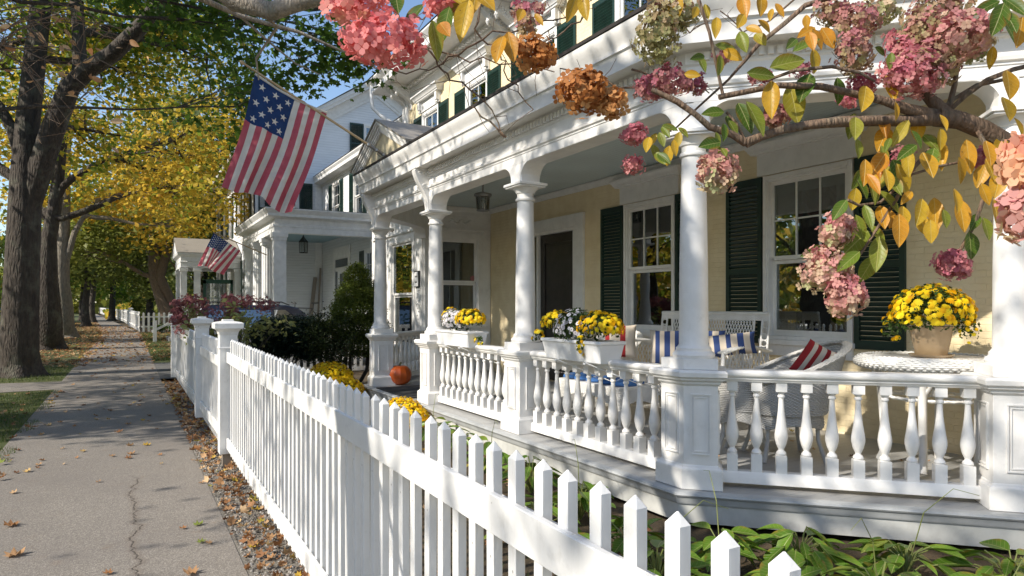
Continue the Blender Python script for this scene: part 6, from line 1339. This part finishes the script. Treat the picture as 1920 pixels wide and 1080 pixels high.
LV = [(1446,183,72,95,.72),(1510,165,62,110,.15),(1485,195,72,75,.58),(1613,189,62,112,.72),(1660,170,58,85,.75),(1424,140,52,5,.45),(1472,122,66,-12,.50),(1393,223,66,75,.12),(1412,222,70,70,.40),(1566,170,48,92,.25),(1330,277,46,155,.12),(1337,216,42,165,.30),(1597,235,46,100,.45),(1678,208,34,90,.80),(1650,240,46,88,.9),(1598,245,52,100,.5),(1690,246,56,125,.62),(1720,245,44,85,.72),(1885,160,62,100,.75),(1871,210,58,105,.74),
 (1621,322,52,100,.85),(1649,310,52,88,.9),(1764,290,58,95,.78),(1731,312,54,85,.82),(1815,292,62,80,.78),(1800,318,48,80,.76),(1690,335,60,75,.66),(1601,372,40,95,.7),(1625,408,50,80,.45),(1660,380,52,60,.5),(1684,430,60,92,.85),(1645,475,66,95,.48),(1626,503,52,115,.40),(1718,398,58,115,.72),(1752,402,66,92,.80),(1787,376,48,100,.77),(1797,402,60,80,.85),(1822,420,42,115,.18),(1845,428,42,80,.45),(1822,458,50,85,.2),(1865,400,60,95,.75),(1562,482,52,100,.12),(1603,457,66,130,.4),(1592,492,56,130,.35),(1528,472,46,160,.15),(1575,392,46,125,.3),(1612,425,48,70,.42),(1640,440,40,60,.5),
 (874,40,84,97,.73),(845,22,50,140,.5),(818,70,70,78,.48),(832,40,60,110,.25),(776,26,56,130,.15),(742,14,52,90,.15),(905,10,52,60,.72),(938,92,58,100,.78),(957,84,58,80,.80),(1072,14,56,110,.78),(1096,12,54,80,.74),(1268,18,52,85,.75),(835,60,44,60,.9),(860,5,50,40,.72),(890,-4,50,100,.75),(1010,38,30,60,.8),(975,30,34,110,.75),
 (1872,34,62,110,.22),(1895,22,62,60,.18),(1883,72,62,95,.3),(1905,62,60,105,.82),(1850,15,50,150,.2),(1890,45,50,80,.15),(1860,105,40,100,.7),(1835,102,34,170,.3),(1670,112,30,100,.4),(1655,92,28,20,.2),
 (1342,54,46,95,.75),(1395,14,48,80,.85),(1425,10,40,95,.8),(1386,42,34,120,.72),(1430,50,32,60,.8),(1410,62,34,40,.78),(1393,78,44,75,.45),(1364,88,46,15,.40),(1350,120,40,95,.5),(1315,120,36,75,.4),(1305,112,34,160,.2),(1372,105,40,30,.75),(1425,78,36,60,.62),(1296,142,30,10,.75),(1513,60,38,150,.8),(1520,80,40,75,.85),(1535,70,40,60,.82),(1548,72,44,60,.88),(1508,92,52,-15,.35),(1528,112,44,85,.72),(1480,88,38,130,.2),(1512,40,26,90,.78),(1460,20,30,60,.8),(1446,28,26,100,.75),(1325,20,30,80,.6),(1300,25,28,120,.7),
 (1215,272,34,100,.68),(1226,285,30,85,.5),(1240,262,30,75,.45),(1252,290,36,100,.72),(1265,276,30,80,.68),(1236,300,32,60,.5),(1248,250,30,60,.4),(1272,262,30,95,.62),(1224,262,28,120,.7),(1243,300,34,50,.2),(1255,240,30,20,.4),(1278,250,26,60,.5),
 (1350,248,36,110,.2),(1362,232,30,90,.15),(1345,262,30,80,.4),(1372,240,32,70,.35),(1346,284,22,100,.45),(1354,288,22,80,.5),(1655,330,44,120,.6),(1700,290,48,130,.2),(1745,300,52,110,.3),(1738,270,40,60,.4),(1665,272,30,110,.4),(1760,260,40,90,.7),(1715,262,38,70,.3),(1635,345,40,100,.75),(1605,335,40,120,.35),(1760,232,34,90,.7),(1840,330,46,100,.78),(1870,345,50,95,.8),(1905,240,40,80,.75)]
_g = np.random.default_rng(909)
for _ in range(26):
    q_ = _g.random(); LV.append((1590+300*_g.random(), 255+190*_g.random()**1.2, _g.uniform(34,56), _g.uniform(60,130), _g.choice([.2,.45,.5,.68,.75,.8,.85])))
for part, rngs in (('leaves', LV),):
    big_ = sorted([hleaf(*l, d=1.40+.14*((j*7) % 5)/5) for j, l in enumerate(rngs)], key=lambda i: -i[3])
    for q, it in enumerate(big_[:100]): leaf_set(hy, 'leaf', [it], L_HYD, 400+q)
    r_ = leaf_set(hy, 'leaves', big_[100:], L_HYD, 399); r_['kind'] = 'stuff'
# thin twiggy shrub at the upper left, close to the camera
tg = thing('twiggy_shrub', 'thin twigs with few tan leaves hanging before the forked trunk', 'shrub', (-2.0, 1.6, 0)); m = MB(); g = np.random.default_rng(77); tips = []
hub = at(-60, 60, d=2.6); m.tube([(-2.0,1.6,0),(-2.0,1.7,1.2),(-1.9,1.8,2.2),tuple(hub)], [.03,.025,.018,.010], 7)
for k in range(17):
    s = hub+Vector(g.normal(size=3))*.06; e = at(g.uniform(20, 250), g.uniform(20, 260), d=g.uniform(2.4, 3.0)); P = wander(s, e, 7, .10, g, .08); m.tube(P, [.0026*(1-.8*i/7)+.0006 for i in range(8)], 4)
    for q in (3, 4, 5, 6, 7):
        e2 = P[q]+Vector(g.normal(size=3))*.10; m.tube([P[q], P[q].lerp(e2, .5)+Vector(g.normal(size=3))*.015, e2], [.0015,.0012,.0006], 3); tips.append(e2)
adopt(m.build('branches', BARKH, None, recalc=False), tg); tips = [tips[i] for i in g.permutation(len(tips))[:62]]
adopt(scatter('leaves', OVATE, tips, g.normal(size=(len(tips),3)), g.uniform(.022,.05,len(tips)), L_LITTER, None, None, g.uniform(.2,.8,len(tips)), g.normal(size=(len(tips),3)), True), tg)
# hydrangea bush behind the gate post
hbz = (1.55, 12.8, 0); t = shrub('hydrangea_bush', 'hydrangea bush with dusky mauve heads rising behind the gate posts', hbz, [((1.1,12.9,1.25),(.35,.4,.22),1,0), ((1.7,12.7,1.28),(.4,.4,.22),1,0), ((2.2,12.8,1.3),(.35,.4,.2),.8,0), ((1.4,12.6,.9),(.5,.4,.3),.5,0)], 620, .11, L_HYD, 111, .12, 12, .010)
g = np.random.default_rng(112)
for i, (px, py, r) in enumerate(((352,598,17),(338,570,14),(360,563,18),(390,592,22),(352,603,12),(430,572,16),(430,560,14),(372,572,18),(437,588,14),(462,565,17),(497,572,17),(333,586,12),(400,610,13),(350,618,20),(420,602,12),(380,618,14),(332,600,12),(446,600,10),(367,603,14))):
    d = 12.0; k = d/1280; head(t, at(px, py, d=d+g.uniform(-.4,.4)), (r*k*1.1, r*k*1.1, r*k*.8), 170, .048, P_DUSK, 500+i, .35, .4)
# hostas
g = np.random.default_rng(130)
def hosta(label, x, y, r, n, seed, tall=.35):
    t = thing('hosta_plant', label, 'plant', (x, y, 0), 0, 'hostas along the porch foot'); g = np.random.default_rng(seed); it = []
    for k in range(n):
        a = g.uniform(0, 2*math.pi); el = g.uniform(.1, 1.0); L = g.uniform(.13, .23); dr = np.array([math.cos(a), math.sin(a), 0.])
        base = np.array([x, y, tall*(1-el*.45)*g.uniform(.5,1.0)])+dr*r*el*.7; tipd = dr+np.array([0,0,g.uniform(-.7,.35)]); nr = np.array([0,0,1.])+dr*g.uniform(.0,.7)+g.normal(size=3)*.2
        it.append((base, tipd, nr, L, float(np.clip(g.normal(.45,.22),0,1))))
    leaf_set(t, 'leaves', it, L_HOSTA, seed); m = MB()
    for i in it: m.tube([(x,y,0), (x+(i[0][0]-x)*.5, y+(i[0][1]-y)*.5, i[0][2]*.8), tuple(i[0])], [.006,.005,.004], 4)
    for k in range(1 if seed % 2 else 0): a = g.uniform(0,6.28); m.tube([(x,y,0),(x+.1*math.cos(a),y+.1*math.sin(a),.4),(x+.25*math.cos(a),y+.25*math.sin(a),.55),(x+.38*math.cos(a),y+.38*math.sin(a),.52)], [.004,.003,.002,.0015], 4)
    adopt(m.build('stalks', L_HOSTA, None, recalc=False), t)
HP = [(2.75,3.4),(3.1,2.95),(3.55,2.75),(3.95,2.35),(4.3,1.95),(2.55,2.9),(2.95,2.4),(3.4,2.15),(3.8,1.75),(2.95,4.2),(3.0,5.0),(3.02,5.8),(3.05,6.6),(3.05,7.3),(2.4,3.9),(3.3,1.55),(2.6,2.1)]
for i, (x, y) in enumerate(HP): hosta('broad leaved hosta with yellowing leaf edges, %s' % ['at the bend of the porch base','in front of the bent porch corner','below the angled balustrade near its left end','below the middle of the angled balustrade','below the right end of the angled balustrade','in the front row left of the bend','in the front row below the angled balustrade','second from the right in the front row','at the right end of the front row','just left of the porch bend','under the middle of the long railing','under the near flower box','close to the middle column','seen between fence pickets near the entry','behind the near pickets','lowest at the bottom of the view','nearest the fence at the bottom of the view'][i], x, y, .30, 28, 600+i, .30 if i < 9 else .34)
# ------------------------------------------------------------------ litter, gravel, grass
def flat_scatter(name, n, fx, size, mat, seed, label, shape=MAPLE, z=.012, cat='leaves', tilt=.25, vals=None, flat=True):
    g = np.random.default_rng(seed); P = np.array([fx(g) for _ in range(n)]); nr = g.normal(size=(n, 3))*tilt+np.array([0,0,1.])
    o = scatter(name, shape, P, nr, g.uniform(.35, 1.2, n)*size, mat, None, None, g.random(n)**1.15 if vals is None else vals(g, n)); return tag(o, label, cat, None, 'stuff')
CURL = ([(0,-.5,.16),(.12,-.28,.03),(.34,-.3,.24),(.27,-.08,.05),(.38,.12,.28),(.2,.16,.03),(.16,.3,.05),(0,.45,.22),(-.16,.3,.05),(-.2,.16,.03),(-.36,.12,.25),(-.27,-.08,.05),(-.33,-.3,.22),(-.12,-.28,.03),(0,0,0)], [(i, (i+1) % 14, 14) for i in range(14)])
flat_scatter('leaf_litter', 900, lambda g: (g.uniform(.62,.98), g.uniform(1,16)**1.0, g.uniform(.005,.05)), .085, L_LITTER, 700, 'curled brown leaves lying in the gravel strip along the fence', CURL, tilt=.5)
flat_scatter('leaf_litter', 3800, lambda g: (lambda y: (g.uniform(-4.0,-.9)+bend(y), y, .012))(g.uniform(21,75)), .14, L_LITTER, 701, 'brown and orange leaves covering the grass between path and kerb', CURL)
flat_scatter('leaf_litter', 1500, lambda g: (lambda y: (g.normal(-.3,1.0)+bend(y), y, .012))(g.uniform(22,60)), .12, L_LITTER, 702, 'scattered leaves on the far path', CURL)
flat_scatter('leaf_litter', 1100, lambda g: (g.uniform(.5,4.0), g.uniform(23,46), .015), .13, L_LITTER, 703, 'leaves drifted beside the neighbour house', CURL)
flat_scatter('leaf_litter', 110, lambda g: (g.uniform(-1.2,.6), g.uniform(6.5,22), .012), .085, L_LITTER, 704, 'leaves strewn over the asphalt path', CURL)
flat_scatter('leaf_litter', 420, lambda g: (g.uniform(1.1,3.3), g.uniform(.8,12), .02), .08, L_LITTER, 705, 'brown leaves on the soil between fence and porch', CURL, tilt=.5)
flat_scatter('leaf_litter', 130, lambda g: (g.uniform(-2.4,-1.0), g.uniform(7,15), .03), .09, L_LITTER, 706, 'leaves caught in the grass left of the path', CURL)
flat_scatter('leaf_litter', 46, lambda g: (g.uniform(3.8,6.3), g.uniform(2.8,8), FZ+.01), .07, L_LITTER, 707, 'few dry leaves on the porch floor', CURL)
ROCK = ([(-.5,-.4,0),(.5,-.45,0),(.45,.4,0),(-.4,.45,0),(-.3,-.25,.42),(.32,-.2,.5),(.25,.3,.4),(-.25,.25,.48)], [(0,1,5,4),(1,2,6,5),(2,3,7,6),(3,0,4,7),(4,5,6,7)])
flat_scatter('gravel', 9000, lambda g: (g.uniform(.64,1.0), 1.2+g.random()**1.6*13, 0), .020, STN, 710, 'grey gravel between the path and the fence', ROCK, cat='gravel', tilt=.35)
BLADE = ([(-.06,0,0),(.06,0,0),(.02,.25,.55),(0,.45,1.0)], [(0,1,2,3)])
def grass(n, fx, size, seed, label):
    g = np.random.default_rng(seed); P = np.array([fx(g) for _ in range(n)]); o = scatter('grass', BLADE, P, np.tile([0,0,1.], (n,1))+g.normal(size=(n,3))*.25, g.uniform(.5,1.3,n)*size, L_GRASS, None, None, g.random(n)); return tag(o, label, 'grass', None, 'stuff')
def inA(g):
    y = g.uniform(8.6, 15.3); return (-1.18-g.random()**1.2*2.9+.12*math.sin(y*3)+.06*math.sin(y*9), y, 0)
grass(16000, inA, .05, 720, 'short grass left of the path'); grass(6000, lambda g: (-1.25-g.random()*2.4, g.uniform(17.4,21.5), 0), .055, 721, 'short grass round the forked maple')
grass(4000, lambda g: (g.uniform(.65,1.3), g.uniform(22,45), 0), .08, 722, 'sunlit grass right of the far path'); grass(5000, lambda g: (g.uniform(1.0,3.2), g.uniform(.6,11), 0), .04, 723, 'sparse grass behind the picket fence')
# single leaves lying on the near path
lf = None
for i, (px, py, s, v, lb) in enumerate(((20,985,.13,.35,'tan curled leaf at the left edge of the path'),(28,1040,.14,.55,'largest pale brown leaf at the lower left of the path'),(372,983,.085,1.0,'green leaf upper one of two near the gravel'),(377,1016,.075,1.0,'smaller green leaf below the other green one'),(392,1018,.06,.6,'small tan leaf touching the green one'),(343,990,.06,.3,'small orange leaf left of the green one'),(155,846,.08,.9,'yellow brown leaf left of the shade edge'),(275,834,.10,.95,'yellow leaf at the edge of the shade'),(246,851,.11,.5,'wide tan leaf in the sun just below the shade'),(210,855,.08,.55,'tan leaf beside the wide one'),(358,1074,.12,.5,'long tan leaf at the bottom edge of the path'),(203,1074,.07,.3,'orange leaf at the bottom edge, left'),(378,905,.06,.5,'small pale leaf near the gravel edge'),(240,795,.10,.6,'leaf in the shaded part of the path'),(268,788,.08,.95,'yellow leaf in the shaded part of the path'))):
    p = at(px, py, z=.012); c = CURL; 
    if lf is None or True:
        g = np.random.default_rng(800+i); o = scatter('fallen_leaf', CURL, [(0,0,0)], [(g.normal()*.1, g.normal()*.1, 1)], s, L_LITTER, None, None, [v])
    o.location = p; tag(o, lb, 'leaf', 'single leaves on the near path')
